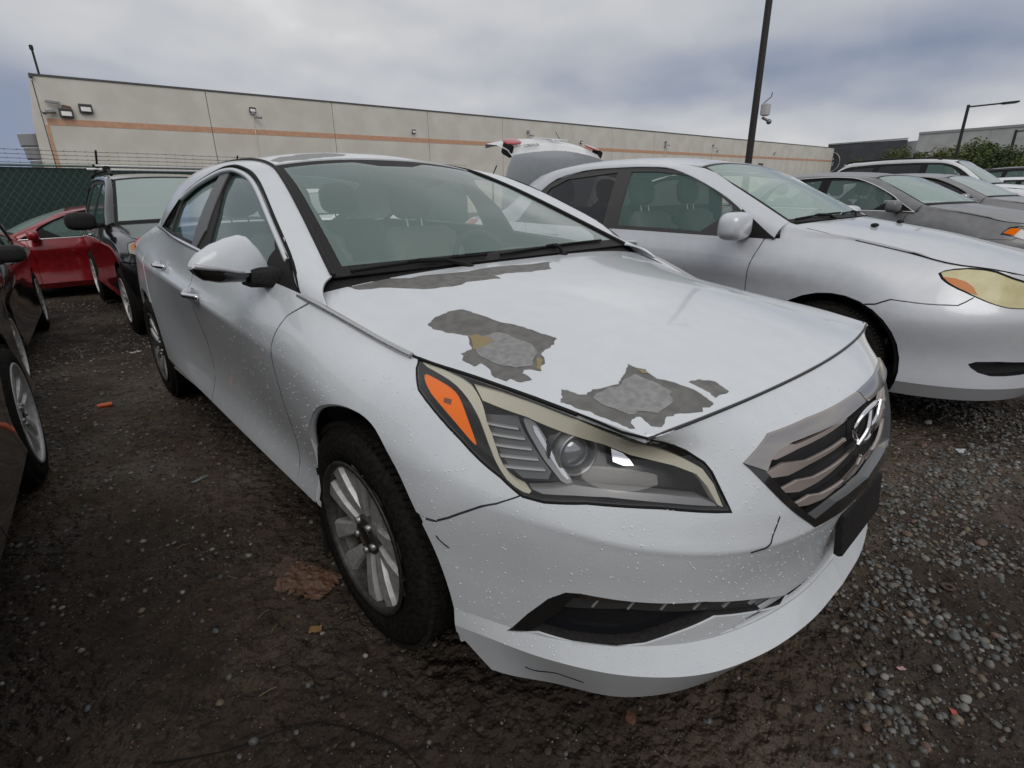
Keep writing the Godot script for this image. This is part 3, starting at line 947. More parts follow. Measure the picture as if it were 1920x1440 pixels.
	for i in 20:
		var t0 := -1 + i * .1
		var t1 := t0 + .1
		var q := [H.p(t0 * .97, 1.115) + Vector3(0, -.006, 0), H.p(t1 * .97, 1.115) + Vector3(0, -.006, 0), WS.p(t1, .05) + Vector3(0, -.012, .0), WS.p(t0, .05) + Vector3(0, -.012, 0)]
		b.face(q)
	part("cowl", b, M.black_trim, car)
	b = MB.new()
	region(b, WS, [V2([-.95, .055, .95, .055, .945, .985, .35, .995, .16, .93, -.16, .93, -.35, .995, -.945, .985])], [], .08, .06, 0, 0)
	part("windscreen", b, M.glass, car)
	b = MB.new()
	region(b, WS, [V2([-1, 0, 1, 0, 1, 1.05, -1, 1.05])], [V2([-.91, .085, -.6, .05, 0, .035, .6, .05, .91, .085, .925, .5, .925, .96, .35, .97, .16, .91, -.16, .91, -.35, .97, -.925, .96, -.925, .5])], .08, .06, -.002, .004)
	part("windscreen_border", b, M.black_trim, car)
	var roof_patch := rough(V2([-.93, .03, -.94, .14, -.8, .22, -.5, .25, -.28, .23, -.22, .16, -.30, .09, -.45, .05, -.65, .035]), 3)
	b = MB.new()
	region(b, RF, [V2([-1, 0, 1, 0, 1, 1.35, -1, 1.35])], [roof_patch], .06, .05, 0, .01)
	var roof := part("roof", b, M.white, car)
	b = MB.new()
	region(b, RF, [roof_patch], [], .06, .05, -.0005, 0)
	part("bare_patch", b, M.pale_primer, roof, "dull grey patch above the windscreen")
	b = MB.new()
	region(b, BK, [V2([-.96, .03, .96, .03, .96, .67, -.96, .67])], [], .1, .06, 0, .004)
	part("rear_window", b, M.glass, car)
	b = MB.new()
	region(b, DK, [V2([-1, 0, 1, 0, 1, .46, -1, .46])], [], .1, .06, 0, .012)
	part("boot_lid", b, M.white, car)
	# ---- roof rails and pillars
	var gp := [-.215, .956, -.34, .967, -.485, 1.077, -.706, 1.188, -.966, 1.295, -1.14, 1.345, -1.324, 1.374, -1.44, 1.380, -1.58, 1.372, -1.87, 1.328, -2.149, 1.268, -2.40, 1.168, -2.63, 1.088, -2.78, 1.078, -3.05, 1.077, -3.35, 1.068]
	var A := PackedVector3Array()
	for i in range(0, gp.size(), 2):
		A.append(G.p(gp[i], gp[i + 1]))
	var B := PackedVector3Array()
	for q in [[0, 0.0], [0, .10], [0, .25], [0, .50], [0, .80], [0, 1.0], [1, .11], [1, .19], [1, .32], [1, .62], [1, .90], [1, 1.30], [2, .19], [2, .33], [2, .55], [3, .05]]:
		var T: RowSurf = [WS, RF, BK, DK][q[0]]
		B.append(T.p(-1, q[1]) + Vector3(-.008, .002, 0))
	var RL := RailSurf.new(A, B, .72)
	b = MB.new()
	var ue := RL.uk[RL.uk.size() - 1]
	region(b, RL, [V2([0, 0, ue, 0, ue, 1, 0, 1])], [], .06, .12, 0, .008)
	both("roof_rail", b, M.white, car)
	b = MB.new()
	var ditch := []
	for i in 40:
		ditch.append(RL.p(RL.uk[12] * i / 39.0, 1.0) + Vector3(.004, .001, 0))
	b.tube(ditch, .009, 6)
	both("roof_moulding", b, M.black_trim, car)
	# ---- door frames and side glass
	var seal := []
	for i in range(1, 13):
		seal.append(gp[i * 2])
		seal.append(gp[i * 2 + 1])
	var outer := V2(seal)
	outer.append_array(V2([-2.78, 1.075, -2.5, 1.076, -1.8, 1.056, -1.0, 1.011, -.62, .98, -.36, .964]))
	var fg := V2([-.50, 1.0, -.565, 1.045, -.66, 1.135, -.82, 1.213, -1.0, 1.28, -1.155, 1.322, -1.30, 1.348, -1.40, 1.352, -1.40, 1.30, -1.29, 1.18, -1.245, 1.045, -1.0, 1.025, -.62, .995])
	var rg := V2([-1.50, 1.07, -1.85, 1.082, -2.12, 1.090, -2.17, 1.245, -1.86, 1.312, -1.60, 1.352, -1.53, 1.350, -1.50, 1.2])
	var qg := V2([-2.20, 1.092, -2.55, 1.096, -2.38, 1.165, -2.23, 1.235])
	b = MB.new()
	region(b, G, [outer], [fg, rg, qg], .05, .04, -.012, .02)
	both("window_surround", b, M.black_trim, car)
	for q in [fg, rg, qg]:
		b = MB.new()
		region(b, G, [q], [], .1, .08, -.022, 0)
		both("side_window", b, M.glass_side, car)
	b = MB.new()
	region(b, G, [V2([-1.41, 1.04, -1.49, 1.05, -1.515, 1.2, -1.54, 1.358, -1.42, 1.360, -1.385, 1.25, -1.35, 1.12])], [], .05, .04, -.006, .01)
	both("pillar_cover", b, M.pillar, car)
	# white door frame bows and the belt mouldings
	var bow := []
	for i in range(2, 11):
		bow.append(G.p(gp[i * 2] - .0, gp[i * 2 + 1] - .022) + Vector3(.004, 0, 0))
	b = MB.new()
	b.tube(curve(bow, 5), .011, 6)
	both("door_frame", b, M.white, car)
	b = MB.new()
	var seal_line := []
	for i in range(1, 13):
		seal_line.append(A[i] + Vector3(.002, -.004, 0))
	b.tube(curve(seal_line, 5), .006, 6)
	both("door_seal", b, M.rubber, car)
	b = MB.new()
	var belt := []
	for q in [[-2.72, 1.082], [-2.5, 1.084], [-1.8, 1.064], [-1.0, 1.019], [-.62, .989], [-.36, .967]]:
		belt.append(G.p(q[0], q[1]) + Vector3(-.002, 0, 0))
	b.tube(curve(belt, 6), .010, 6)
	both("belt_moulding", b, M.chrome, car)
	b = MB.new()
	var strip := [belt[5]]
	for u: float in [u_cowl + .02, S.at_z(-.10), S.at_z(.0), S.at_z(.10)]:
		strip.append(S.p(u, .845) + Vector3(-.004, .004, 0))
	strip.append(S.p(tip + .015, .845) + Vector3(-.004, .004, 0))
	b.tube(curve(strip, 6), .0085, 6)
	both("bonnet_edge_strip", b, M.wet_chrome, car)
	b = MB.new()
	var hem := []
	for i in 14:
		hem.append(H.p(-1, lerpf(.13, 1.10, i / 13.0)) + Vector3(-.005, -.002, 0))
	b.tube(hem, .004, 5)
	both("bonnet_gap_shade", b, M.rubber, car)  # dark tube drawn for the shade in the gap along the bonnet side
	b = MB.new()
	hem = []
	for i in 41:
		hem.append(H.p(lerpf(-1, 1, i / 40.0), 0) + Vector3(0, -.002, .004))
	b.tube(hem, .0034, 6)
	part("bonnet_front_shade", b, M.seam, car)  # dark line added for the shade in the gap at the bonnet front
	# quarter panel by the mirror
	b = MB.new()
	region(b, G, [V2([-.36, .965, -.60, .985, -.60, 1.06, -.565, 1.10, -.49, 1.07])], [], .04, .03, .002, .012)
	both("mirror_sail", b, M.black_trim, car)
	mirror_sedan(car)
	# ---- headlamps
	S.push = Vector3(-.5, .12, .85)
	b = MB.new()
	region(b, S, [lamp_o], [], .02, .02, -.105, 0)
	region(b, S, shrink(lamp_o, .001), shrink(lamp_o, .004), .02, .02, -.003, .11)
	for s in 2:
		var lamp := part("headlamp", b if s == 0 else b.mirrored(), M.lamp_black, car)
		var put := func(called: String, q: PackedVector2Array, off: float, th: float, m: Material) -> void:
			var g := MB.new()
			region(g, S, [q], [], .02, .015, off, th)
			part(called, g if s == 0 else g.mirrored(), m, lamp)
		put.call("side_reflector", smooth(V2([1.3302, 0.8161, 1.2673, 0.8115, 1.1873, 0.8028, 1.1419, 0.7825, 1.0994, 0.7547, 1.0727, 0.7312, 1.0854, 0.7341, 1.1313, 0.7503, 1.189, 0.7673, 1.2533, 0.7851]), 2), -.010, .02, M.amber)
		put.call("reflector_mark", V2([1.2015, 0.7844, 1.1808, 0.786, 1.1732, 0.7764, 1.1945, 0.7756]), -.0095, .002, M.amber_mark)
		put.call("guide_strip", smooth(V2([1.4099, 0.85, 1.3907, 0.85, 1.2664, 0.8374, 1.1806, 0.8295, 1.1417, 0.8158, 1.1036, 0.7968, 1.0739, 0.7752, 1.0441, 0.7539, 1.011, 0.7155, 0.9771, 0.6915, 0.939, 0.6816, 0.9473, 0.6677, 0.9875, 0.6844, 1.0227, 0.7132, 1.0493, 0.7414, 1.0836, 0.77, 1.1229, 0.7895, 1.1673, 0.8058, 1.2197, 0.8195, 1.296, 0.8294, 1.3695, 0.8363]), 1), -.006, .03, M.ivory)
		put.call("upper_strip", V2([1.1631, 0.8282, 1.0921, 0.8346, 0.9996, 0.8362, 0.8761, 0.832, 0.7855, 0.8246, 0.7219, 0.8035, 0.6171, 0.7588, 0.5817, 0.7433, 0.56, 0.719, 0.5451, 0.6835, 0.5567, 0.6875, 0.575, 0.7162, 0.5964, 0.7354, 0.6434, 0.7486, 0.7394, 0.7658, 0.8012, 0.7867, 0.8792, 0.7933, 0.9999, 0.8073, 1.1192, 0.8079, 1.1421, 0.8185]), -.006, .03, M.ivory_old)
		put.call("lower_strip", V2([0.939, 0.6816, 0.8903, 0.6922, 0.853, 0.7037, 0.7632, 0.7018, 0.6684, 0.7013, 0.5897, 0.6973, 0.5591, 0.6875, 0.5572, 0.6839, 0.651, 0.6873, 0.7858, 0.6891, 0.8517, 0.6844, 0.916, 0.6757]), -.010, .03, M.silver)
		put.call("divider", smooth(V2([1.0014, 0.803, 0.9693, 0.7999, 0.9407, 0.7855, 0.9075, 0.7579, 0.8823, 0.7333, 0.8475, 0.7025, 0.8723, 0.6995, 0.8929, 0.7168, 0.9153, 0.7325, 0.9396, 0.754, 0.9672, 0.7763]), 1), -.022, .012, M.silver)
		put.call("divider", smooth(V2([0.9719, 0.793, 0.9537, 0.7899, 0.9029, 0.7477, 0.859, 0.7103, 0.8687, 0.7083, 0.9063, 0.7412]), 1), -.018, .010, M.chrome)
		put.call("lamp_bowl", V2([1.0806, 0.7797, 1.0031, 0.7975, 0.8911, 0.7108, 0.8962, 0.6961, 0.9514, 0.6894, 0.9865, 0.7064, 1.019, 0.7338]), -.045, 0, M.bowl)
		put.call("lamp_bowl", V2([0.915, 0.8074, 0.7445, 0.7693, 0.5965, 0.7283, 0.5717, 0.6997, 0.6679, 0.7064, 0.7772, 0.7088, 0.8372, 0.7126, 0.8727, 0.7471]), -.102, 0, M.lamp_inner)
		for q in [V2([1.0663, 0.7689, 0.9889, 0.7761, 0.9871, 0.7732, 1.0633, 0.7666]), V2([1.0453, 0.7537, 0.9646, 0.7602, 0.9636, 0.7575, 1.043, 0.7515]), V2([1.028, 0.7389, 0.9445, 0.7453, 0.9439, 0.7428, 1.0261, 0.7367]), V2([1.0128, 0.7239, 0.9266, 0.7309, 0.9262, 0.7285, 1.0111, 0.7217]), V2([0.9987, 0.7078, 0.9097, 0.7163, 0.9094, 0.7137, 0.997, 0.7053])]:
			put.call("light_rib", q, -.030, .015, M.clear_rib)
		var lamp_c := V2([0.8281, 0.7457])
		var c := S.p(lamp_c[0].x, lamp_c[0].y)
		var dir := Vector3(-.30, .04, 1).normalized()
		var bs := Basis(Quaternion(Vector3(-1, 0, 0), dir))
		var g := MB.new()
		g.lathe([Vector2(.046, .03), Vector2(.048, -.026), Vector2(.045, -.030), Vector2(.040, -.026), Vector2(.037, 0)], c - dir * .066, bs, 32)
		part("projector_ring", g if s == 0 else g.mirrored(), M.dull_metal, lamp)
		g = MB.new()
		g.lathe([Vector2(.038, -.002), Vector2(.035, -.013), Vector2(.025, -.022), Vector2(.011, -.027), Vector2(.001, -.028)], c - dir * .066, bs, 28)
		part("projector_lens", g if s == 0 else g.mirrored(), M.lens, lamp)
		g = MB.new()
		g.lathe([Vector2(.056, .03), Vector2(.058, -.006), Vector2(.053, -.010), Vector2(.049, .0)], c - dir * .070, bs, 32)
		part("projector_shroud", g if s == 0 else g.mirrored(), M.black_gloss, lamp)
		put.call("chrome_spear", V2([0.7598, 0.7606, 0.7318, 0.7521, 0.7172, 0.7417, 0.7088, 0.7319, 0.7324, 0.7307, 0.7546, 0.7363]), -.055, .01, M.chrome)
		put.call("lens_cover", lamp_o, -.001, 0, M.lamp_glass)
		g = MB.new()
		var rim := []
		for i in lamp_o.size() * 4 + 1:
			var q := lamp_o[(i / 4) % lamp_o.size()].lerp(lamp_o[(i / 4 + 1) % lamp_o.size()], (i % 4) / 4.0)
			rim.append(S.p(q.x, q.y) + norm_at(S, q.x, q.y) * -.001)
		g.tube(rim, .0028, 5)
		part("lamp_seal", g if s == 0 else g.mirrored(), M.rubber, lamp)
	# ---- grille
	S.push = Vector3(-.25, 0, .97)
	b = MB.new()
	region(b, S, [grille_o], [], .04, .02, -.045, 0)
	var gr := part("grille", b, M.grille_black, car)
	part("grille", b.mirrored(), M.grille_black, car)
	var inner := V2([0.4385, 0.7355, 0.4242, 0.7493, 0.3997, 0.7608, 0.3521, 0.7676, 0.2917, 0.7692, 0.1363, 0.7694])
	inner.append_array(V2([-.001, .773, -.001, .625]))
	inner.append_array(V2([0.1948, 0.6336, 0.2875, 0.6213]))
	b = MB.new()
	var upper := grille_o.duplicate()
	upper = V2([0.4886, 0.7497, 0.4019, 0.7872, 0.2604, 0.791, 0.0869, 0.7893])
	upper.append_array(V2([-.001, .789, -.001, .773]))
	upper.append_array(V2([0.1363, 0.7694, 0.2917, 0.7692, 0.3521, 0.7676, 0.3997, 0.7608, 0.4242, 0.7493, 0.4385, 0.7355]))
	region(b, S, [upper], [], .03, .015, .008, .05)
	both("grille_surround", b, M.chrome_dark, gr)
	b = MB.new()
	var lower := V2([0.4888, 0.749, 0.4386, 0.7348, 0.2875, 0.6213, 0.1948, 0.6336])
	lower.append_array(V2([-.001, .625, -.001, .59]))
	lower.append_array(V2([0.2887, 0.6025]))
	region(b, S, [lower], [], .03, .015, .002, .05)
	both("grille_frame", b, M.black_gloss, gr)
	for q in [V2([0.4329, 0.7448, 0.3908, 0.7573, 0.3425, 0.7566, 0.3179, 0.7533, 0.0957, 0.7599, 0.0906, 0.7551, 0.3172, 0.7465, 0.3866, 0.7402, 0.4304, 0.7438]), V2([0.4208, 0.7242, 0.3678, 0.7322, 0.287, 0.7263, 0.1084, 0.731, 0.1049, 0.7274, 0.2833, 0.7198, 0.3539, 0.7139, 0.4073, 0.716]), V2([0.3786, 0.6958, 0.3244, 0.7018, 0.2562, 0.6969, 0.0507, 0.7036, 0, 0.7173, 0, 0.7108, 0.2406, 0.6867, 0.3207, 0.6827, 0.3693, 0.6885]), V2([0.3324, 0.6622, 0.2814, 0.6675, 0.2317, 0.6579, 0.0506, 0.6548, 0, 0.6827, 0, 0.671, 0.2198, 0.6427, 0.2881, 0.6469, 0.3228, 0.6528])]:
		b = MB.new()
		region(b, S, [q], [], .02, .01, -.014, .007)
		both("grille_bar", b, M.bar_chrome, gr)
	for v: float in [.655, .69, .725, .76]:
		b = MB.new()
		region(b, S, [V2([-.001, v - .018, .42, v - .018, .42, v - .010, -.001, v - .010])], [], .04, .02, -.030, .02)
		both("grille_slat", b, M.black_trim, gr)
	emblem(Vector3(-.0, .712, .940), gr)
	# plate holder
	b = MB.new()
	b.box(Vector3(0, .470, .962), Vector3(.30, .115, .02), Basis(Vector3.RIGHT, -.10), .006)
	part("plate_holder", b, M.black_trim, car)
	S.push = Vector3(-.5, 0, .86)
	# ---- fog lamps and lower slot
	b = MB.new()
	region(b, S, [fog_o], [], .03, .015, -.05, 0)
	region(b, S, shrink(fog_o, .001), shrink(fog_o, .004), .03, .015, -.004, .05)
	for s in 2:
		var fog := part("fog_lamp", b if s == 0 else b.mirrored(), M.black_trim, car)
		var put := func(called: String, q: PackedVector2Array, off: float, th: float, m: Material) -> void:
			var g := MB.new()
			region(g, S, [q], [], .03, .015, off, th)
			part(called, g if s == 0 else g.mirrored(), m, fog)
		put.call("fog_trim", V2([0.9973, 0.3145, 0.9477, 0.3789, 0.9034, 0.4287, 0.8659, 0.4534, 0.8392, 0.455, 0.8588, 0.4321, 0.8767, 0.405, 0.9448, 0.3344]), -.002, .03, M.black_gloss)
		put.call("fog_brow", V2([0.8437, 0.4554, 0.711, 0.4617, 0.5604, 0.4392, 0.5594, 0.4343, 0.7101, 0.4527, 0.8256, 0.4426]), -.004, .02, M.chrome_dark)
		put.call("light_strip", V2([0.8565, 0.4271, 0.8254, 0.4385, 0.5587, 0.4311, 0.3814, 0.3911, 0.2779, 0.3625, 0.2983, 0.3493, 0.3726, 0.364, 0.5528, 0.4029, 0.7335, 0.4209, 0.8721, 0.4074]), -.014, .02, M.led_strip)
		for q in [V2([0.7933, 0.4408, 0.79, 0.4413, 0.8024, 0.4199, 0.8057, 0.4194]), V2([0.7182, 0.442, 0.7147, 0.4422, 0.7266, 0.4212, 0.7301, 0.421]), V2([0.6447, 0.4395, 0.6411, 0.4393, 0.6527, 0.4191, 0.6563, 0.4193]), V2([0.5648, 0.4277, 0.5606, 0.4269, 0.5736, 0.4113, 0.5777, 0.412]), V2([0.4788, 0.41, 0.4736, 0.4084, 0.4895, 0.3969, 0.4946, 0.3984]), V2([0.3874, 0.3872, 0.3813, 0.3851, 0.4002, 0.3768, 0.4061, 0.3788])]:
			put.call("light_cell", q, -.011, .008, M.clear_rib)
		put.call("fog_blank", V2([0.9143, 0.3465, 0.872, 0.3991, 0.7327, 0.4107, 0.5468, 0.3943, 0.6404, 0.3637, 0.6934, 0.3434, 0.7527, 0.3343, 0.8465, 0.3371]), -.028, .02, M.wet_black)
	b = MB.new()
	region(b, S, [slot], [], .04, .02, -.03, 0)
	both("lower_intake", b, M.black, car)
	S.push = Vector3.ZERO
	# rain standing on the bumper and the wing
	var rng := RandomNumberGenerator.new()
	rng.seed = 6
	var sph := SphereMesh.new()
	sph.radius = 1
	sph.height = 2
	sph.radial_segments = 8
	sph.rings = 5
	var at := []
	for i in 5200:
		var q := Vector2(rng.randf_range(.05, u_door + .8), rng.randf_range(.27, .845))
		if rng.randf() > 1.0 - .75 * smoothstep(1.3, 2.6, q.x) or Geometry2D.is_point_in_polygon(q, lamp_o) or Geometry2D.is_point_in_polygon(q, fog_o) or Geometry2D.is_point_in_polygon(q, grille_o) or Geometry2D.is_point_in_polygon(q, arch_f):
			continue
		var n := norm_at(S, q.x, q.y)
		var r := lerpf(.0007, .0026, pow(rng.randf(), 3))
		at.append(Transform3D(Basis(Quaternion(Vector3.UP, n)).scaled_local(Vector3(r, r * .55, r)), S.p(q.x, q.y)))
	var mm := MultiMesh.new()
	mm.transform_format = MultiMesh.TRANSFORM_3D
	mm.mesh = sph
	mm.instance_count = at.size()
	for i in at.size():
		mm.set_instance_transform(i, at[i])
	var rain := MultiMeshInstance3D.new()
	rain.name = "raindrops"
	rain.multimesh = mm
	rain.material_override = M.raindrop
	rain.set_meta("kind", "stuff")
	car.add_child(rain, true)
	# ---- scratches and cracks
	for q in [V2([0.4069, 0.6564, 0.4159, 0.6382, 0.4265, 0.6194, 0.4337, 0.605, 0.4461, 0.5958, 0.463, 0.5934, 0.4845, 0.5895]), V2([0.9578, 0.2311, 0.9333, 0.228, 0.8881, 0.2356, 0.8535, 0.2325, 0.821, 0.2281]), V2([1.1571, 0.5036, 1.1498, 0.4961, 1.1398, 0.4906, 1.1273, 0.4845])]:
		b = MB.new()
		var path := []
		for w in q:
			path.append(S.p(w.x, w.y) + norm_at(S, w.x, w.y) * .0005)
		b.tube(curve(path, 4), .0016, 5)
		part("crack", b, M.black, car)
	# ---- handles
	for hz: Array in [[-1.28, .868], [-2.02, .925]]:
		var hu := S.at_z(hz[0])
		var hv: float = .69 + (hz[1] - .855) * .9
		var c := Vector3.ZERO
		var best := INF
		for i in 60:
			var w := .60 + i * .004
			var q := S.p(hu, w)
			if absf(q.y - hz[1]) < best:
				best = absf(q.y - hz[1])
				c = q
				hv = w
		b = MB.new()
		var bar := []
		for i in 11:
			var f := i / 10.0
			bar.append(c + Vector3(-.010 - .028 * sin(PI * f), .004 * sin(PI * f), lerpf(-.085, .085, f)))
		b.tube(bar, .0125, 8)
		b.blob(c + Vector3(-.012, 0, -.085), Vector3(.016, .016, .03))
		b.blob(c + Vector3(-.012, 0, .075), Vector3(.012, .013, .02))
		both("door_handle", b, M.chrome, car)
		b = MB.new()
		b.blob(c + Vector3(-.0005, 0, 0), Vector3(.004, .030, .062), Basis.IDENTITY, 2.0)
		both("recess_shade", b, M.white_shaded, car)  # flat grey disc: shade of the handle hollow put into its colour
	# ---- cabin
	for x: float in [-.37, .37]:
		seat("front_seat", Vector3(x, .42, -1.35), .50, M.seat, car)
	seat("rear_seat", Vector3(0, .44, -2.25), 1.25, M.seat, car, true)
	b = MB.new()
	b.loop_stack(Vector3(0, .80, -.62), Basis.IDENTITY, [[.66, .24, -.2, .1], [.70, .30, .08, .1], [.68, .27, .14, .1], [.62, .18, .155, .1]])
	b.blob(Vector3(.37, .95, -.70), Vector3(.21, .055, .12))
	part("dashboard", b, M.dash, car)
	steering_wheel(Vector3(.37, .90, -.95), car)
	b = MB.new()
	b.box(Vector3(0, 1.325, -1.20), Vector3(.24, .07, .02), Basis(Vector3.RIGHT, -.2), .02)
	b.tube([Vector3(0, 1.34, -1.19), Vector3(0, 1.385, -1.17)], .012)
	part("rear_view_mirror", b, M.black_trim, car)
	b = MB.new()
	b.box(Vector3(0, 1.02, -2.95), Vector3(1.2, .02, .55))
	b.box(Vector3(0, .5, -1.6), Vector3(1.5, .02, 2.6))
	for s: float in [-1.0, 1.0]:
		b.box(Vector3(s * .80, .72, -1.45), Vector3(.04, .50, 2.1), Basis.IDENTITY, .01)
	part("cabin_trim", b, M.dash, car)
	b = MB.new()
	region(b, RF, [V2([-.98, .06, .98, .06, .98, 1.3, -.98, 1.3])], [], .15, .12, -.03, 0)
	part("headlining", b, M.lining, car)
	# ---- wipers
	wiper(WS.p(-.93, .012), Vector3(-.27, 1.006, -.268), WS.p(-.22, .03), Vector3(0, .8, .6), car)
	wiper(WS.p(-.14, .02), Vector3(.22, 1.008, -.268), WS.p(.80, .05), Vector3(0, .8, .6), car)
	# ---- wheels
	var spec := {"r": .335, "w": .20, "rim": .222, "spokes": 5, "twin": .056, "w0": .019, "w1": .036, "dish": .028, "turn": .30, "spoke_mat": M.alloy, "rim_mat": M.dark_alloy}
	for z: float in [0.0, -2.805]:
		wheel("tyre", Vector3(-.80, .333, z), spec, car)
	for z: float in [0.0, -2.805]:
		b = MB.new()
		b.lathe([Vector2(.2, -.10), Vector2(.32, -.09), Vector2(.335, -.06), Vector2(.335, .06), Vector2(.32, .09), Vector2(.02, .08)], Vector3(.80, .333, z), Basis.IDENTITY, 32)
		part("tyre", b, M.tyre, car)

func mirror_sedan(car: Node) -> void:
	var top := [[0.0, .004], [.05, .026], [.14, .047], [.35, .074], [.55, .090], [.70, .097], [.80, .090], [.92, .055], [1.0, .018]]
	var bot := [[0.0, -.006], [.05, -.028], [.14, -.048], [.35, -.062], [.7, -.068], [1.0, -.062]]
	var split := [[0.0, .0], [.25, -.012], [.55, -.030], [.85, -.034], [1.0, -.030]]
	for s in 1:   # the far one is folded out of sight
		var put := func(m: MB, called: String, mat: Material, parent: Node) -> Node:
			return part(called, m.mirrored() if s else m, mat, parent)
		var at := Vector3(-.968, 1.056, -.53)
		var bs := Basis(Vector3.UP, .12).scaled(Vector3.ONE * .84)
		var m := MB.new()
		mirror_loft(m, at, bs, top, bot, split, 1, 1.0)
		var shell: Node = put.call(m, "mirror", M.white, car)
		m = MB.new()
		mirror_loft(m, at, bs, top, bot, split, -1, 1.0)
		put.call(m, "mirror_base", M.black_gloss, shell)
		m = MB.new()
		var strip := []
		for i in 12:
			var f := lerpf(.02, .60, i / 11.0)
			strip.append(at + bs * Vector3(lerpf(-.125, .125, f), lerp_in(split, f) + .006, .058 * pow(sin(PI * clampf(.07 + f * .84, 0, 1)), .5) + .004))
		m.tube(strip, .0085, 6, .004)
		put.call(m, "turn_signal", M.signal_strip, shell)
		m = MB.new()
		m.loop_stack(Vector3(-.862, 1.008, -.54), Basis(Vector3.BACK, PI / 2 - .10), [[.020, .05, -.075, .018], [.032, .06, -.02, .025], [.030, .055, .06, .02]])
		put.call(m, "mirror_arm", M.black_trim, shell)
		m = MB.new()
		m.blob(at + Vector3(.03, .012, -.045), Vector3(.080, .050, .004), bs, 3.0)
		put.call(m, "mirror_glass", M.chrome, shell)

func lerp_in(t: Array, x: float) -> float:
	for i in t.size() - 1:
		if x <= t[i + 1][0]:
			return lerpf(t[i][1], t[i + 1][1], smoothstep(0, 1, (x - t[i][0]) / (t[i + 1][0] - t[i][0])) * .4 + .6 * (x - t[i][0]) / (t[i + 1][0] - t[i][0]))
	return t[t.size() - 1][1]

func mirror_loft(m: MB, at: Vector3, bs: Basis, top: Array, bot: Array, split: Array, side: int, k: float) -> void:
	var nu := 30
	var nv := 14
	var base := m.v.size()
	for i in nu + 1:
		var f := i / float(nu)
		var sp := lerp_in(split, f)
		var edge := lerp_in(top, f) if side > 0 else lerp_in(bot, f)
		var depth := .058 * pow(sin(PI * clampf(.07 + f * .84, 0, 1)), .5)
		for j in nv + 1:
			var g := j / float(nv)     # from the split in front, over the top, to the back
			var a := g * PI * .62
			var y := lerpf(sp, edge, pow(sin(minf(a, PI / 2)), .8)) if a < PI / 2 else lerpf(edge, sp, 1 - sin(a)) 
			var z := depth * (cos(a) if a < PI / 2 else cos(a) * 1.6)
			if side < 0:
				z *= .97
			m.add(at + bs * (Vector3(lerpf(-.125, .125, f), y, z) * k), Vector3.ZERO)
	for i in nu + 1:
		for j in nv + 1:
			var d1 := m.v[base + mini(i + 1, nu) * (nv + 1) + j] - m.v[base + maxi(i - 1, 0) * (nv + 1) + j]
			var d2 := m.v[base + i * (nv + 1) + mini(j + 1, nv)] - m.v[base + i * (nv + 1) + maxi(j - 1, 0)]
			m.n[base + i * (nv + 1) + j] = (d1.cross(d2) * -side).normalized()
	for i in nu:
		for j in nv:
			var q := base + i * (nv + 1) + j
			m.quad(q, q + 1, q + nv + 2, q + nv + 1)

func emblem(at: Vector3, parent: Node) -> void:
	var b := MB.new()
	var ring := []
	for i in 41:
		var a := TAU * i / 40
		ring.append(at + Vector3(cos(a) * .078, sin(a) * .046, -.012 * cos(a) * cos(a)))
	b.tube(ring, .0062, 8)
	for s: float in [-1.0, 1.0]:   # a leaning letter inside the ring
		b.tube(curve([at + Vector3(s * .048 - .018, -.040, -.002), at + Vector3(s * .030 - .002, -.006, .004), at + Vector3(s * .040 + .020, .040, -.002)], 5), .0068, 8)
	b.tube([at + Vector3(-.034, -.008, .002), at + Vector3(.0, .0, .006), at + Vector3(.036, .008, .002)], .006, 8)
	part("emblem", b, M.chrome, parent)

func curve(pts: Array, n: int) -> Array:   # a smooth line through the points
	var r := []
	for i in pts.size() - 1:
		var a: Vector3 = pts[maxi(i - 1, 0)]
		var b: Vector3 = pts[i]
		var c: Vector3 = pts[i + 1]
		var d: Vector3 = pts[mini(i + 2, pts.size() - 1)]
		for k in n:
			r.append(b.cubic_interpolate(c, a, d, k / float(n)))
	r.append(pts[pts.size() - 1])
	return r

func rough(poly: PackedVector2Array, s: int) -> PackedVector2Array:   # a torn edge
	var rng := RandomNumberGenerator.new()
	rng.seed = s
	var r := PackedVector2Array()
	for i in poly.size():
		var a := poly[i]
		var b := poly[(i + 1) % poly.size()]
		r.append(a)
		var d := (b - a).orthogonal()
		for f: float in [.33, .66]:
			r.append(a.lerp(b, f + rng.randf_range(-.1, .1)) + d * rng.randf_range(-.10, .10))
	return r

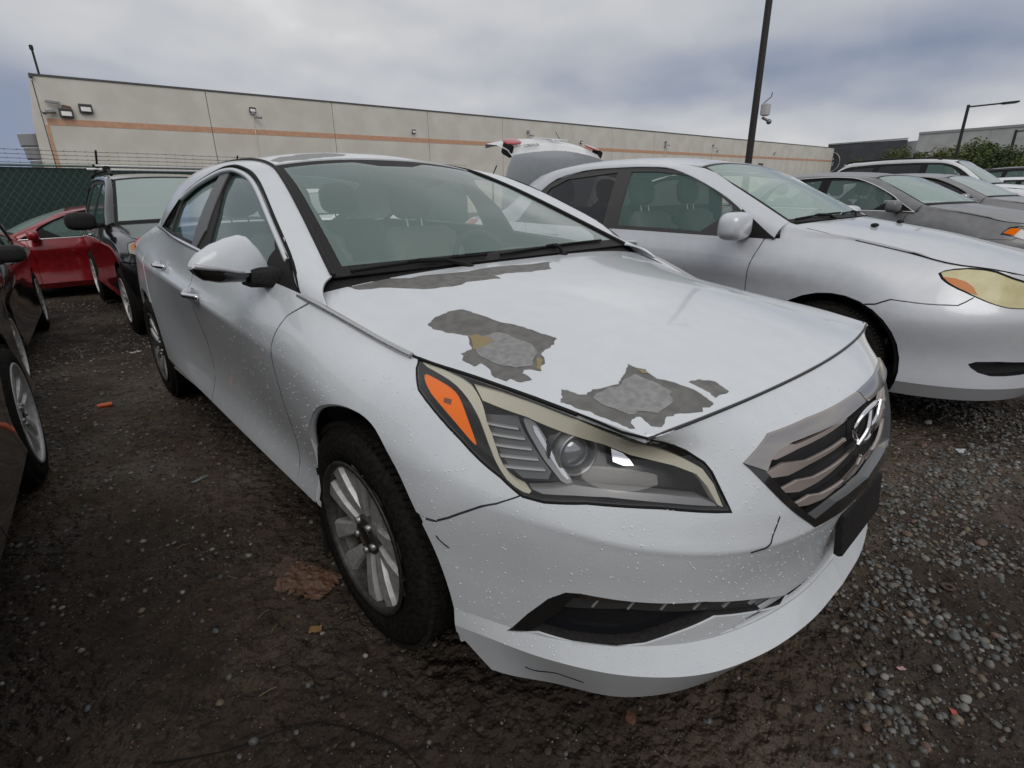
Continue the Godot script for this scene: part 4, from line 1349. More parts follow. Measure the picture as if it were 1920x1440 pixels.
# ---------------------------------------------------------------- the other cars: one builder, a table of measures for each
func auto_net(c: Dictionary) -> NetSurf:
	var hw: float = c.hw
	var zf: float = c.zf
	var zr: float = c.zr
	var wb: float = c.wb
	var S := NetSurf.new()
	var pl := [[0.0, zf], [.35 * hw, zf - .025], [.60 * hw, zf - .10], [.78 * hw, zf - .22], [.90 * hw, zf - .38], [.965 * hw, zf - .56], [hw, .05], [hw, -.45], [hw, -wb * .5], [hw, -wb + .45], [.99 * hw, -wb], [.965 * hw, -wb - .4], [.88 * hw, zr + .14], [.6 * hw, zr + .04], [0.0, zr]]
	var n := pl.size()
	var u := 0.0
	var pk := PackedVector3Array()
	for k in n:
		if k > 0:
			u += Vector2(pl[k][0] - pl[k - 1][0], pl[k][1] - pl[k - 1][1]).length()
		S.uk.append(u)
		pk.append(Vector3(pl[k][0], 0, pl[k][1]))
	S.vk = PackedFloat32Array([.20, .28, .42, .60, .74, .85])
	for j in 6:
		S.rows.append(PackedVector3Array())
	for k in n:
		var e := .002
		var t := Surf.herm(S.uk, pk, S.uk[k] + e, PackedInt32Array()) - Surf.herm(S.uk, pk, S.uk[k] - e, PackedInt32Array())
		var nn := Vector3(-t.z, 0, t.x).normalized()
		if k == 0:
			nn = Vector3(0, 0, 1)
		elif k == n - 1:
			nn = Vector3(0, 0, -1)
		var top: Array = c.top[k]
		var yb: float = c.yb if k > 6 else c.ybf
		var front := k < 6
		var cr: float = lerpf(c.crease_f, c.crease_r, clampf((k - 6) / 5.0, 0, 1))
		var ys := [yb, yb + .08, .42, c.bump_y if front else cr - .16, c.shoulder_f if front else cr]
		var ins := [.05, 0.0, .012, 0.0, .03] if front else [.07, .012, .03, .02, 0.0]
		if k in [4, 5, 6]:
			ys[4] = lerpf(ys[4], top[1], .25)
			ins[4] = .055
		for j in 5:
			var q := Vector3(pl[k][0], ys[j], pl[k][1]) - nn * (ins[j] as float)
			S.rows[j].append(Vector3(-q.x, q.y, q.z))
		S.rows[5].append(Vector3(-(top[0] as float), top[1], top[2]))
	S.sharp = PackedInt32Array([1])
	for j in S.sharp:
		S.breaks.append(S.vk[j])
	return S

func auto_arch(S: NetSurf, z: float, y: float, r: float) -> PackedVector2Array:
	var o := PackedVector2Array()
	for i in 25:
		var a := lerpf(-.75, PI + .75, i / 24.0)
		var zz := z - r * cos(a)
		var yy := y + r * sin(a)
		if yy < .16:
			yy = .16
		var uu := S.at_z(zz)
		var lo := .20
		var hi := .85
		for k in 24:
			var m := (lo + hi) / 2
			if S.p(uu, m).y < yy:
				lo = m
			else:
				hi = m
		o.append(Vector2(uu, lo if yy > .2 else .15))
	o.reverse()
	return o

func auto(c: Dictionary) -> Node3D:
	var car := thing(c.called, c.label, c.get("category", "car"), c.at, c.get("turn", 0.0), c.get("group", ""))
	var S := auto_net(c)
	var P: Material = c.paint
	var end := S.uk[S.uk.size() - 1]
	var fine: float = c.get("fine", 1.0)
	var H := RowSurf.new(c.hood[0], c.hood[1])
	var WS := RowSurf.new(c.ws[0], c.ws[1])
	var RF := RowSurf.new(c.roof[0], c.roof[1])
	var BK := RowSurf.new(c.rear[0], c.rear[1])
	var DK := RowSurf.new(c.deck[0], c.deck[1])
	var G := GreenSurf.new()
	for q in c.belt:
		G.bz.append(q[0])
		G.bq.append(Vector3(q[1], q[2], 0))
	G.a = c.get("tum_a", .40)
	G.b = c.get("tum_b", .35)
	var wb: float = c.wb
	var ar: float = c.arch_r
	var ty: float = c.tyre.r
	var af := auto_arch(S, c.get("arch_z", .02), ty, ar)
	var ak := auto_arch(S, -wb, ty, ar)
	var lamps: Array = c.get("lamp", [])
	var fogs: Array = c.get("fog", [])
	var tails: Array = c.get("tail", [])
	var grilles: Array = c.get("grille", [])
	var cut := []
	cut.append_array(lamps)
	cut.append_array(fogs)
	cut.append_array(tails)
	cut.append_array(grilles)
	# body split at the shut lines
	var shuts: Array = c.shuts      # [[z at sill, z at belt, called], ...] front to back
	var prev := [-.001, -.001]
	var arches := [af, ak]
	for i in shuts.size() + 1:
		var nx := [end, end]
		if i < shuts.size():
			nx = [S.at_z(shuts[i][0]), S.at_z(shuts[i][1])]
		var g := .0035
		var panel := V2([prev[0] + g, .20, nx[0] - g, .20, nx[0] - g, .62, nx[1] - g, .85, prev[1] + g, .85, prev[0] + g, .62])
		var holes := arches.duplicate()
		holes.append_array(cut)
		var b := MB.new()
		if i == 0 and c.has("seam"):
			var sm: PackedVector2Array = c.seam     # bumper below, wing above
			var last := sm[sm.size() - 1].x
			var low := V2([-.001, .20, 1.42, .20])
			for q in sm:
				low.append(q - Vector2(0, .003))
			low.append_array(V2([last, .85, -.001, .85]))
			region(b, S, [low], holes, .05 * fine, .035 * fine, 0, .012)
			both("bumper", b, P, car)
			b = MB.new()
			var high := V2([nx[0] - g, .20, nx[0] - g, .62, nx[1] - g, .85, last + .004, .85])
			for k in range(sm.size() - 1, -1, -1):
				high.append(sm[k] + Vector2(.002, .003))
			high.append(Vector2(1.43, .20))
			region(b, S, [high], holes, .05 * fine, .035 * fine, 0, .012)
			both("wing", b, P, car)
		else:
			region(b, S, [panel], holes, .06 * fine, .04 * fine, 0, .012)
			both("wing" if i == 0 else shuts[i - 1][2], b, P, car)
		prev = nx
	var b := MB.new()
	var I := NetSurf.new()
	I.uk = S.uk
	I.vk = S.vk
	for r in S.rows:
		var q := PackedVector3Array()
		for w in r:
			q.append(Vector3(w.x * .96, maxf(w.y - .01, .24), w.z * .985 - .02))
		I.rows.append(q)
	region(b, I, [V2([-.001, .25, end, .25, end, .84, -.001, .84])], arches, .12, .1, 0, 0)
	both("inner_shell", b, M.black, car)
	for z: float in [c.get("arch_z", .02), -wb]:
		b = MB.new()
		b.lathe([Vector2(ar + .005, -c.hw + .10), Vector2(ar + .005, -c.hw + .36), Vector2(.05, -c.hw + .38)], Vector3(0, ty + .01, z), Basis.IDENTITY, 24, -.2, PI + .2)
		both("arch_liner", b, M.black, car)
	b = MB.new()
	b.box(Vector3(0, .27, -wb / 2), Vector3(c.hw * 1.6, .1, wb + .9))
	part("underbody", b, M.black, car)
	# bonnet, glass, roof
	b = MB.new()
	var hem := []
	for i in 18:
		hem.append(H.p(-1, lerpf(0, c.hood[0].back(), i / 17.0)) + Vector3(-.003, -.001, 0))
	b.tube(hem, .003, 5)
	both("bonnet_gap_shade", b, M.rubber, car)  # thin dark tube in place of the shaded gap beside the bonnet
	b = MB.new()
	region(b, H, [V2([-1, 0, 1, 0, 1, c.hood[0].back(), -1, c.hood[0].back()])], [], .08 * fine, .06 * fine, .002, .012)
	part("bonnet", b, c.get("bonnet_paint", P), car)
	b = MB.new()
	var wv: float = c.ws[0].back()
	region(b, WS, [V2([-.96, .045, .96, .045, .96, wv - .03, -.96, wv - .03])], [], .12, .1, 0, 0)
	part("windscreen", b, c.get("screen", M.glass), car)
	b = MB.new()
	region(b, WS, [V2([-1, 0, 1, 0, 1, wv, -1, wv])], [V2([-.955, .05, .955, .05, .955, wv - .035, -.955, wv - .035])], .12, .1, -.002, .004)
	part("windscreen_border", b, M.black_trim, car)
	b = MB.new()
	for i in 14:
		var t0 := -1 + i / 7.0
		var t1 := t0 + 1 / 7.0
		b.face([H.p(t0, c.hood[0].back()) + Vector3(0, -.008, 0), H.p(t1, c.hood[0].back()) + Vector3(0, -.008, 0), WS.p(t1, .05) + Vector3(0, -.012, 0), WS.p(t0, .05) + Vector3(0, -.012, 0)])
	part("cowl", b, M.black_trim, car)
	b = MB.new()   # the wing's top by the foot of the pillar
	var u0 := S.at_z(.30)
	var u1 := S.at_z(c.rail[0][0])
	var hv0: float = c.hood[0][c.hood[0].size() - 3]
	var hv1: float = c.hood[0].back()
	for i in 9:
		var f := i / 8.0
		var p0 := S.p(lerpf(u0, u1, f), .85)
		var p1: Vector3 = H.p(-1, lerpf(hv0, hv1, minf(f * 1.15, 1))) if f < .87 else WS.p(-1, (f - .87) * .5)
		p1 += Vector3(-.004, 0, 0)
		var mid := (p0 + p1) / 2 + Vector3(-.006, .012, 0)
		for q: Vector3 in [p0, mid, p1]:
			b.add(q, Vector3(-.5, .85, .1).normalized())
	for i in 8:
		for j in 2:
			b.quad(i * 3 + j, i * 3 + j + 1, i * 3 + j + 4, i * 3 + j + 3)
	both("wing_top", b, P, car)
	b = MB.new()
	var rv: float = c.roof[0].back()
	region(b, RF, [V2([-1, 0, 1, 0, 1, rv, -1, rv])], [], .1, .1, 0, .01)
	part("roof", b, P, car)
	b = MB.new()
	var bv: float = c.rear[0].back()
	region(b, BK, [V2([-.95, .04, .95, .04, .95, bv - .04, -.95, bv - .04])], [], .2, .1, 0, .004)
	part("rear_window", b, M.glass, car)
	if not c.get("open_boot", false):
		b = MB.new()
		var dv: float = c.deck[0].back()
		region(b, DK, [V2([-1, 0, 1, 0, 1, dv, -1, dv])], [], .15, .1, 0, .012)
		part("boot_lid", b, P, car)
	# rails
	var A := PackedVector3Array()
	var B := PackedVector3Array()
	for q in c.rail:
		A.append(G.p(q[0], q[1]))
		var T: RowSurf = [WS, RF, BK, DK][q[2]]
		B.append(T.p(-1, q[3]) + Vector3(-.006, .002, 0))
	var RL := RailSurf.new(A, B, .72)
	b = MB.new()
	var ue := RL.uk[RL.uk.size() - 1]
	region(b, RL, [V2([0, 0, ue, 0, ue, 1, 0, 1])], [], .09, .14, 0, .008)
	both("roof_rail", b, P, car)
	# side windows
	var outer := PackedVector2Array()
	for q in c.rail:
		if q.size() < 5:
			outer.append(Vector2(q[0], q[1]))
	var zs := outer[outer.size() - 1].x
	var ze := outer[0].x
	for i in 13:
		var z := lerpf(zs, ze, i / 12.0)
		var q := Surf.herm(G.bz, G.bq, z, PackedInt32Array())
		outer.append(Vector2(z, q.y - .004))
	b = MB.new()
	region(b, G, [outer], c.glass, .07, .06, -.008, .02)
	both("window_surround", b, c.get("frame", M.black_trim), car)
	for i in c.glass.size():
		b = MB.new()
		region(b, G, [c.glass[i]], [], .14, .1, -.016, 0)
		both("side_window", b, M.glass_tint if c.get("all_tint", false) or i > 0 and c.get("tint", false) else M.glass_side, car)
	if c.get("bright_belt", false):
		b = MB.new()
		var ln := []
		for i in 13:
			var z := lerpf(zs, ze, i / 12.0)
			var q := Surf.herm(G.bz, G.bq, z, PackedInt32Array())
			ln.append(Vector3(-q.x - .003, q.y + .004, z))
		b.tube(ln, .010, 6)
		both("belt_moulding", b, M.chrome, car)
		b = MB.new()
		ln = []
		for q in A:
			ln.append(q + Vector3(-.002, 0, 0))
		b.tube(curve(ln, 3), .008, 6)
		both("frame_moulding", b, M.chrome if c.get("bright_frame", false) else M.rubber, car)
	# lamps
	S.push = Vector3(-.5, .1, .86)
	for q: PackedVector2Array in lamps:
		b = MB.new()
		region(b, S, [q], [], .04, .03, -.05, 0)
		region(b, S, shrink(q, .001), shrink(q, .006), .04, .03, -.001, .05)
		for s in 2:
			var lamp := part("headlamp", b if s == 0 else b.mirrored(), M.rubber if c.has("hazy") else M.lamp_black, car)
			var g := MB.new()
			for w in shrink(q, .005):
				region(g, S, [w], [], .04, .03, -.003, 0)
			part("lens_cover", g if s == 0 else g.mirrored(), c.get("hazy", M.lamp_glass), lamp)
			if c.has("amber"):
				g = MB.new()
				region(g, S, [c.amber], [], .03, .02, -.0015, .002)
				part("indicator", g if s == 0 else g.mirrored(), M.amber_hazy if c.has("hazy") else M.amber, lamp)
			if not c.has("hazy"):
				g = MB.new()
				for w in shrink(q, .022):
					region(g, S, [w], [], .04, .03, -.030, .01)
				part("reflector", g if s == 0 else g.mirrored(), M.silver, lamp)
	S.push = Vector3(0, 0, 1)
	for q: PackedVector2Array in fogs:
		b = MB.new()
		region(b, S, [q], [], .05, .03, -.05, 0)
		region(b, S, shrink(q, .001), shrink(q, .004), .05, .03, -.002, .05)
		both("lower_opening", b, M.wet_black, car)
	for q: PackedVector2Array in grilles:
		b = MB.new()
		region(b, S, [q], [], .05, .03, -.03, 0)
		both("grille", b, M.grille_black, car)
		for k in 4:
			var y0 := lerpf(.64, .78, k / 3.0)
			b = MB.new()
			region(b, S, [V2([-.001, y0, .30, y0, .30, y0 + .012, -.001, y0 + .012])], [], .05, .03, -.015, .015)
			both("grille_bar", b, M.chrome, car)
	S.push = Vector3.ZERO
	for q: PackedVector2Array in tails:
		b = MB.new()
		region(b, S, [q], [], .06, .04, .006, .02)
		both("tail_lamp", b, M.red_lens, car)
	# door handles, mirrors
	for hz: Array in c.handles:
		var hu := S.at_z(hz[0])
		var best := INF
		var at := Vector3.ZERO
		for i in 60:
			var q := S.p(hu, .50 + i * .006)
			if absf(q.y - hz[1]) < best:
				best = absf(q.y - hz[1])
				at = q
		b = MB.new()
		var bar := []
		for i in 9:
			bar.append(at + Vector3(-.008 - .024 * sin(PI * i / 8.0), 0, lerpf(-.08, .08, i / 8.0)))
		b.tube(bar, .013, 7)
		both("door_handle", b, c.get("handle_mat", P), car)
	if c.get("no_mirror", false):
		c.mirror.y = -9.0
	var ma: Vector3 = c.mirror
	var ms: Vector3 = c.get("mirror_size", Vector3(.115, .07, .07))
	b = MB.new()
	b.blob(ma, ms, Basis(Vector3.UP, .15) * Basis(Vector3.BACK, c.get("mirror_roll", 0.0)), 3.2, 28, 16)
	var mb := MB.new()
	mb.loop_stack(ma + Vector3(ms.x + .01, -.045, -.01), Basis(Vector3.BACK, PI / 2), [[.018, .035, -.05, .015], [.03, .045, .02, .02], [.03, .05, .05, .02]])
	for s in (0 if ma.y < 0 else 2):
		var o := part("mirror", b if s == 0 else b.mirrored(), c.get("mirror_mat", P), car)
		part("mirror_arm", mb if s == 0 else mb.mirrored(), M.black_trim, o)
	if c.has("sail"):
		b = MB.new()
		region(b, G, [c.sail], [], .05, .04, .003, .012)
		both("mirror_sail", b, M.black_trim, car)
	# cabin
	if c.get("cabin", true):
		for x: float in [-.34, .34]:
			seat("front_seat", Vector3(x, c.seat_y, c.seat_z), .48, M.seat, car)
		seat("rear_seat", Vector3(0, c.seat_y + .02, c.seat_z - .85), 1.15, M.seat, car, true)
		b = MB.new()
		b.loop_stack(Vector3(0, c.belt[c.belt.size() / 2][2] - .16, c.seat_z + .72), Basis.IDENTITY, [[.60, .22, -.2, .1], [.64, .28, .08, .1], [.60, .22, .14, .1]])
		part("dashboard", b, M.dash, car)
		steering_wheel(Vector3(.34, c.belt[c.belt.size() / 2][2] - .05, c.seat_z + .40), car)
		b = MB.new()
		b.box(Vector3(0, .45, -wb / 2), Vector3(c.hw * 1.7, .03, wb + .6))
		for s: float in [-1.0, 1.0]:
			b.box(Vector3(s * (c.hw - .13), .68, -wb / 2 - .1), Vector3(.03, .46, 2.0))
		part("cabin_trim", b, M.dash, car)
	# wheels
	for z: float in [0.0, -wb]:
		for s in 2:
			if s == 1 and not c.get("left_wheels", false):
				b = MB.new()
				b.lathe([Vector2(.2, -.09), Vector2(ty - .015, -.085), Vector2(ty, -.06), Vector2(ty, .06), Vector2(ty - .015, .085), Vector2(.02, .08)], Vector3(c.hw - .13, ty, z), Basis.IDENTITY, 28)
				part("tyre", b, M.tyre, car)
			else:
				if s == 1:
					wheel_flipped("tyre", Vector3(c.hw - .13, ty, z), c.tyre, car)
				else:
					wheel("tyre", Vector3(-c.hw + .13, ty, z), c.tyre, car, c.get("far", false))
	if c.get("wipers", false):
		wiper(WS.p(-.90, .03), H.p(-.25, c.hood[0].back()) + Vector3(0, .0, -.02), WS.p(-.05, .06), Vector3(0, .8, .6), car)
		wiper(WS.p(-.02, .05), H.p(.30, c.hood[0].back()) + Vector3(0, .0, -.02), WS.p(.85, .05), Vector3(0, .8, .6), car)
	return car

func wheel_flipped(called: String, at: Vector3, spec: Dictionary, parent: Node) -> void:
	var before := parent.get_child_count()
	wheel(called, Vector3(-at.x, at.y, at.z), spec, parent)
	var t: Node3D = parent.get_child(before)
	t.transform = Transform3D(Basis(Vector3.UP, PI), Vector3(0, 0, 2 * at.z))

func saloon() -> Dictionary:   # measures of a small four-door car; the others are made from it by stretching
	return {
		"hw": .85, "zf": .95, "zr": -3.55, "wb": 2.60, "yb": .20, "ybf": .20, "bump_y": .615, "shoulder_f": .70, "crease_f": .80, "crease_r": .90, "arch_r": .375,
		"top": [[0, .80, .86], [.28, .80, .845], [.46, .805, .80], [.56, .83, .72], [.62, .853, .62], [.655, .865, .50], [.68, .955, .08], [.80, .958, -.42], [.805, .975, -1.3], [.79, .99, -2.1], [.75, 1.0, -2.6], [.70, 1.01, -3.0], [.64, 1.02, -3.32], [.45, 1.02, -3.45], [0, 1.02, -3.48]],
		"hood": [[0, .12, .24, .38, .66, .92, 1.25], [[.86, .80, .80, .805, .46, 2.0], [.79, .72, .838, .83, .56, 2.2], [.70, .62, .87, .853, .62, 2.4], [.58, .50, .90, .866, .655, 2.6], [.30, .28, .965, .915, .668, 2.8], [.06, .06, 1.005, .960, .68, 3.0], [-.20, -.27, 1.045, 1.030, .70, 3.0]]],
		"ws": [[0, .5, 1.0], [[-.21, -.30, 1.055, 1.045, .70, 2.0], [-.55, -.62, 1.245, 1.215, .64, 2.2], [-.98, -.94, 1.415, 1.378, .585, 2.4]]],
		"roof": [[0, .4, .8, 1.25, 1.6], [[-.99, -.95, 1.42, 1.382, .585, 2.4], [-1.35, -1.35, 1.468, 1.42, .58, 2.4], [-1.75, -1.75, 1.485, 1.435, .575, 2.4], [-2.2, -2.2, 1.472, 1.415, .57, 2.4], [-2.56, -2.46, 1.425, 1.365, .57, 2.4]]],
		"rear": [[0, .55], [[-2.57, -2.47, 1.42, 1.361, .57, 2.4], [-2.96, -2.90, 1.09, 1.06, .62, 2.0]]],
		"deck": [[0, .5], [[-2.98, -2.92, 1.085, 1.05, .62, 2.2], [-3.48, -3.36, 1.035, 1.01, .55, 2.2]]],
		"belt": [[-3.3, .66, 1.02], [-3.0, .70, 1.015], [-2.6, .75, 1.0], [-2.1, .79, .99], [-1.3, .805, .975], [-.42, .80, .958], [-.1, .78, .955]],
		"tum_a": .22, "tum_b": .27,
		"rail": [[-.34, .958, 0, .0], [-.52, 1.077, 0, .18], [-.62, 1.154, 0, .34], [-.83, 1.266, 0, .60], [-1.08, 1.362, 0, .93], [-1.30, 1.390, 1, .34], [-1.54, 1.396, 1, .59], [-1.95, 1.379, 1, 1.0], [-2.2, 1.32, 1, 1.25], [-2.32, 1.241, 1, 1.45], [-2.44, 1.12, 2, .05], [-2.56, 1.003, 2, .3], [-2.95, 1.012, 3, .02, 1]],
		"glass": [V2([-.62, 1.112, -.635, 1.14, -.78, 1.237, -.97, 1.325, -1.22, 1.358, -1.44, 1.366, -1.46, 1.005, -1.0, .995, -.80, .985]), V2([-1.58, 1.012, -1.56, 1.366, -2.04, 1.333, -2.22, 1.265, -2.30, 1.16, -2.34, 1.03])],
		"shuts": [[-.45, -.42, "front_door"], [-1.52, -1.50, "rear_door"], [-2.18, -2.45, "rear_quarter"]],
		"handles": [[-1.32, .90], [-2.10, .92]], "mirror": Vector3(-.955, 1.03, -.50), "seat_y": .43, "seat_z": -1.28,
		"tyre": {"r": .318, "w": .195, "rim": .205, "spokes": 7, "twin": 0.0, "w0": .022, "w1": .030},
		"lamp": [V2([1.115, .811, 1.111, .824, 1.088, .836, 1.033, .846, .937, .847, .859, .845, .751, .836, .62, .828, .58, .80, .58, .72, .629, .709, .705, .715, .799, .727, .869, .739, .935, .754, 1.019, .779, 1.072, .795])],
		"amber": V2([1.073, .803, 1.016, .802, .94, .79, .884, .773, .844, .748, .887, .75, .962, .768, 1.025, .787]),
		"fog": [V2([.818, .403, .787, .416, .692, .42, .545, .412, .40, .40, .40, .355, .538, .348, .628, .345, .706, .346, .767, .362, .804, .386])],
		"grille": [V2([-.001, .72, .30, .72, .34, .79, -.001, .80])],
		"tail": [V2([4.62, .72, 5.0, .70, 5.0, .84, 4.66, .84])],
		"seam": V2([1.30, .62, 1.252, .631, 1.18, .672, 1.106, .679, .98, .676, .908, .679, .878, .703, .854, .732])}

func stretched(c: Dictionary, x: float, y: float, z: float) -> Dictionary:
	var d := c.duplicate(true)
	for k in ["hw"]:
		d[k] *= x
	for k in ["yb", "ybf", "bump_y", "shoulder_f", "crease_f", "crease_r", "seat_y"]:
		d[k] *= y
	for k in ["zf", "zr", "wb", "seat_z"]:
		d[k] *= z
	for q in d.top:
		q[0] *= x
		q[1] *= y
		q[2] *= z
	for s in ["hood", "ws", "roof", "rear", "deck"]:
		for q in d[s][1]:
			q[0] *= z
			q[1] *= z
			q[2] *= y
			q[3] *= y
			q[4] *= x
	for q in d.belt:
		q[0] *= z
		q[1] *= x
		q[2] *= y
	for q in d.rail:
		q[0] *= z
		q[1] *= y
	for i in d.glass.size():
		var g := PackedVector2Array()
		for q: Vector2 in d.glass[i]:
			g.append(Vector2(q.x * z, q.y * y))
		d.glass[i] = g
	for q in d.shuts:
		q[0] *= z
		q[1] *= z
	for q in d.handles:
		q[0] *= z
		q[1] *= y
	d.mirror *= Vector3(x, y, z)
	return d

func with(c: Dictionary, o: Dictionary) -> Dictionary:
	for k in o:
		c[k] = o[k]
	return c

func crossover() -> Dictionary:
	var c := saloon()
	return with(c, {
		"hw": .91, "zf": .88, "zr": -3.55, "wb": 2.65, "yb": .27, "ybf": .25, "bump_y": .64, "shoulder_f": .80, "crease_f": .90, "crease_r": .98, "arch_r": .40,
		"top": [[0, .93, .80], [.30, .93, .79], [.50, .935, .74], [.62, .95, .65], [.70, .96, .52], [.73, .97, .38], [.76, 1.01, -.02], [.86, 1.03, -.50], [.87, 1.05, -1.3], [.86, 1.07, -2.2], [.84, 1.09, -2.65], [.82, 1.11, -3.0], [.78, 1.13, -3.35], [.55, 1.14, -3.5], [0, 1.14, -3.52]],
		"hood": [[0, .12, .26, .42, .80, 1.2], [[.80, .74, .93, .935, .50, 2.0], [.73, .65, .965, .95, .62, 2.2], [.62, .52, .99, .962, .70, 2.4], [.48, .38, 1.01, .972, .73, 2.6], [.08, .0, 1.06, 1.01, .76, 3.0], [-.30, -.40, 1.10, 1.075, .77, 3.0]]],
		"ws": [[0, .5, 1.0], [[-.31, -.43, 1.11, 1.09, .77, 2.0], [-.66, -.72, 1.36, 1.33, .69, 2.2], [-1.05, -1.0, 1.58, 1.54, .62, 2.4]]],
		"roof": [[0, .6, 1.4, 2.1], [[-1.06, -1.01, 1.585, 1.545, .62, 2.4], [-1.6, -1.6, 1.635, 1.60, .62, 2.4], [-2.4, -2.4, 1.645, 1.605, .62, 2.4], [-3.12, -3.06, 1.61, 1.57, .60, 2.4]]],
		"rear": [[0, .55], [[-3.13, -3.07, 1.605, 1.565, .60, 2.4], [-3.44, -3.38, 1.17, 1.15, .70, 2.0]]],
		"deck": [[0, .1], [[-3.45, -3.39, 1.165, 1.145, .70, 2.2], [-3.53, -3.46, 1.15, 1.13, .68, 2.2]]],
		"belt": [[-3.5, .72, 1.14], [-3.1, .80, 1.12], [-2.6, .845, 1.09], [-2.1, .86, 1.07], [-1.3, .87, 1.05], [-.5, .86, 1.03], [-.1, .84, 1.02]], "tum_a": .30, "tum_b": .22,
		"rail": [[-.46, 1.035, 0, .02], [-.62, 1.16, 0, .22], [-.76, 1.29, 0, .46], [-.95, 1.43, 0, .76], [-1.15, 1.51, 1, .08], [-1.5, 1.545, 1, .5], [-2.0, 1.555, 1, 1.0], [-2.6, 1.545, 1, 1.6], [-3.0, 1.50, 1, 2.0], [-3.16, 1.40, 2, .18], [-3.28, 1.26, 2, .36], [-3.38, 1.14, 2, .52, 1]],
		"glass": [V2([-.74, 1.10, -.90, 1.32, -1.05, 1.44, -1.25, 1.505, -1.46, 1.515, -1.46, 1.085, -1.0, 1.07]), V2([-1.58, 1.09, -1.58, 1.518, -2.2, 1.522, -2.32, 1.505, -2.36, 1.115]), V2([-2.46, 1.12, -2.43, 1.50, -2.8, 1.49, -2.98, 1.44, -3.12, 1.28, -3.2, 1.16])],
		"shuts": [[-.50, -.46, "front_door"], [-1.52, -1.52, "rear_door"], [-2.22, -2.42, "rear_quarter"]],
		"handles": [[-1.34, .95], [-2.18, .98]], "mirror": Vector3(-1.04, 1.12, -.58), "mirror_size": Vector3(.13, .09, .09), "seat_y": .58, "seat_z": -1.30,
		"tyre": {"r": .345, "w": .225, "rim": .225, "spokes": 5, "twin": .045, "w0": .014, "w1": .024},
		"lamp": [V2([1.22, .80, 1.08, .735, .62, .70, .50, .72, .46, .80, .60, .832, .88, .838, 1.14, .833])], "amber": V2([1.14, .795, 1.06, .765, 1.0, .77, 1.0, .80, 1.12, .82])})

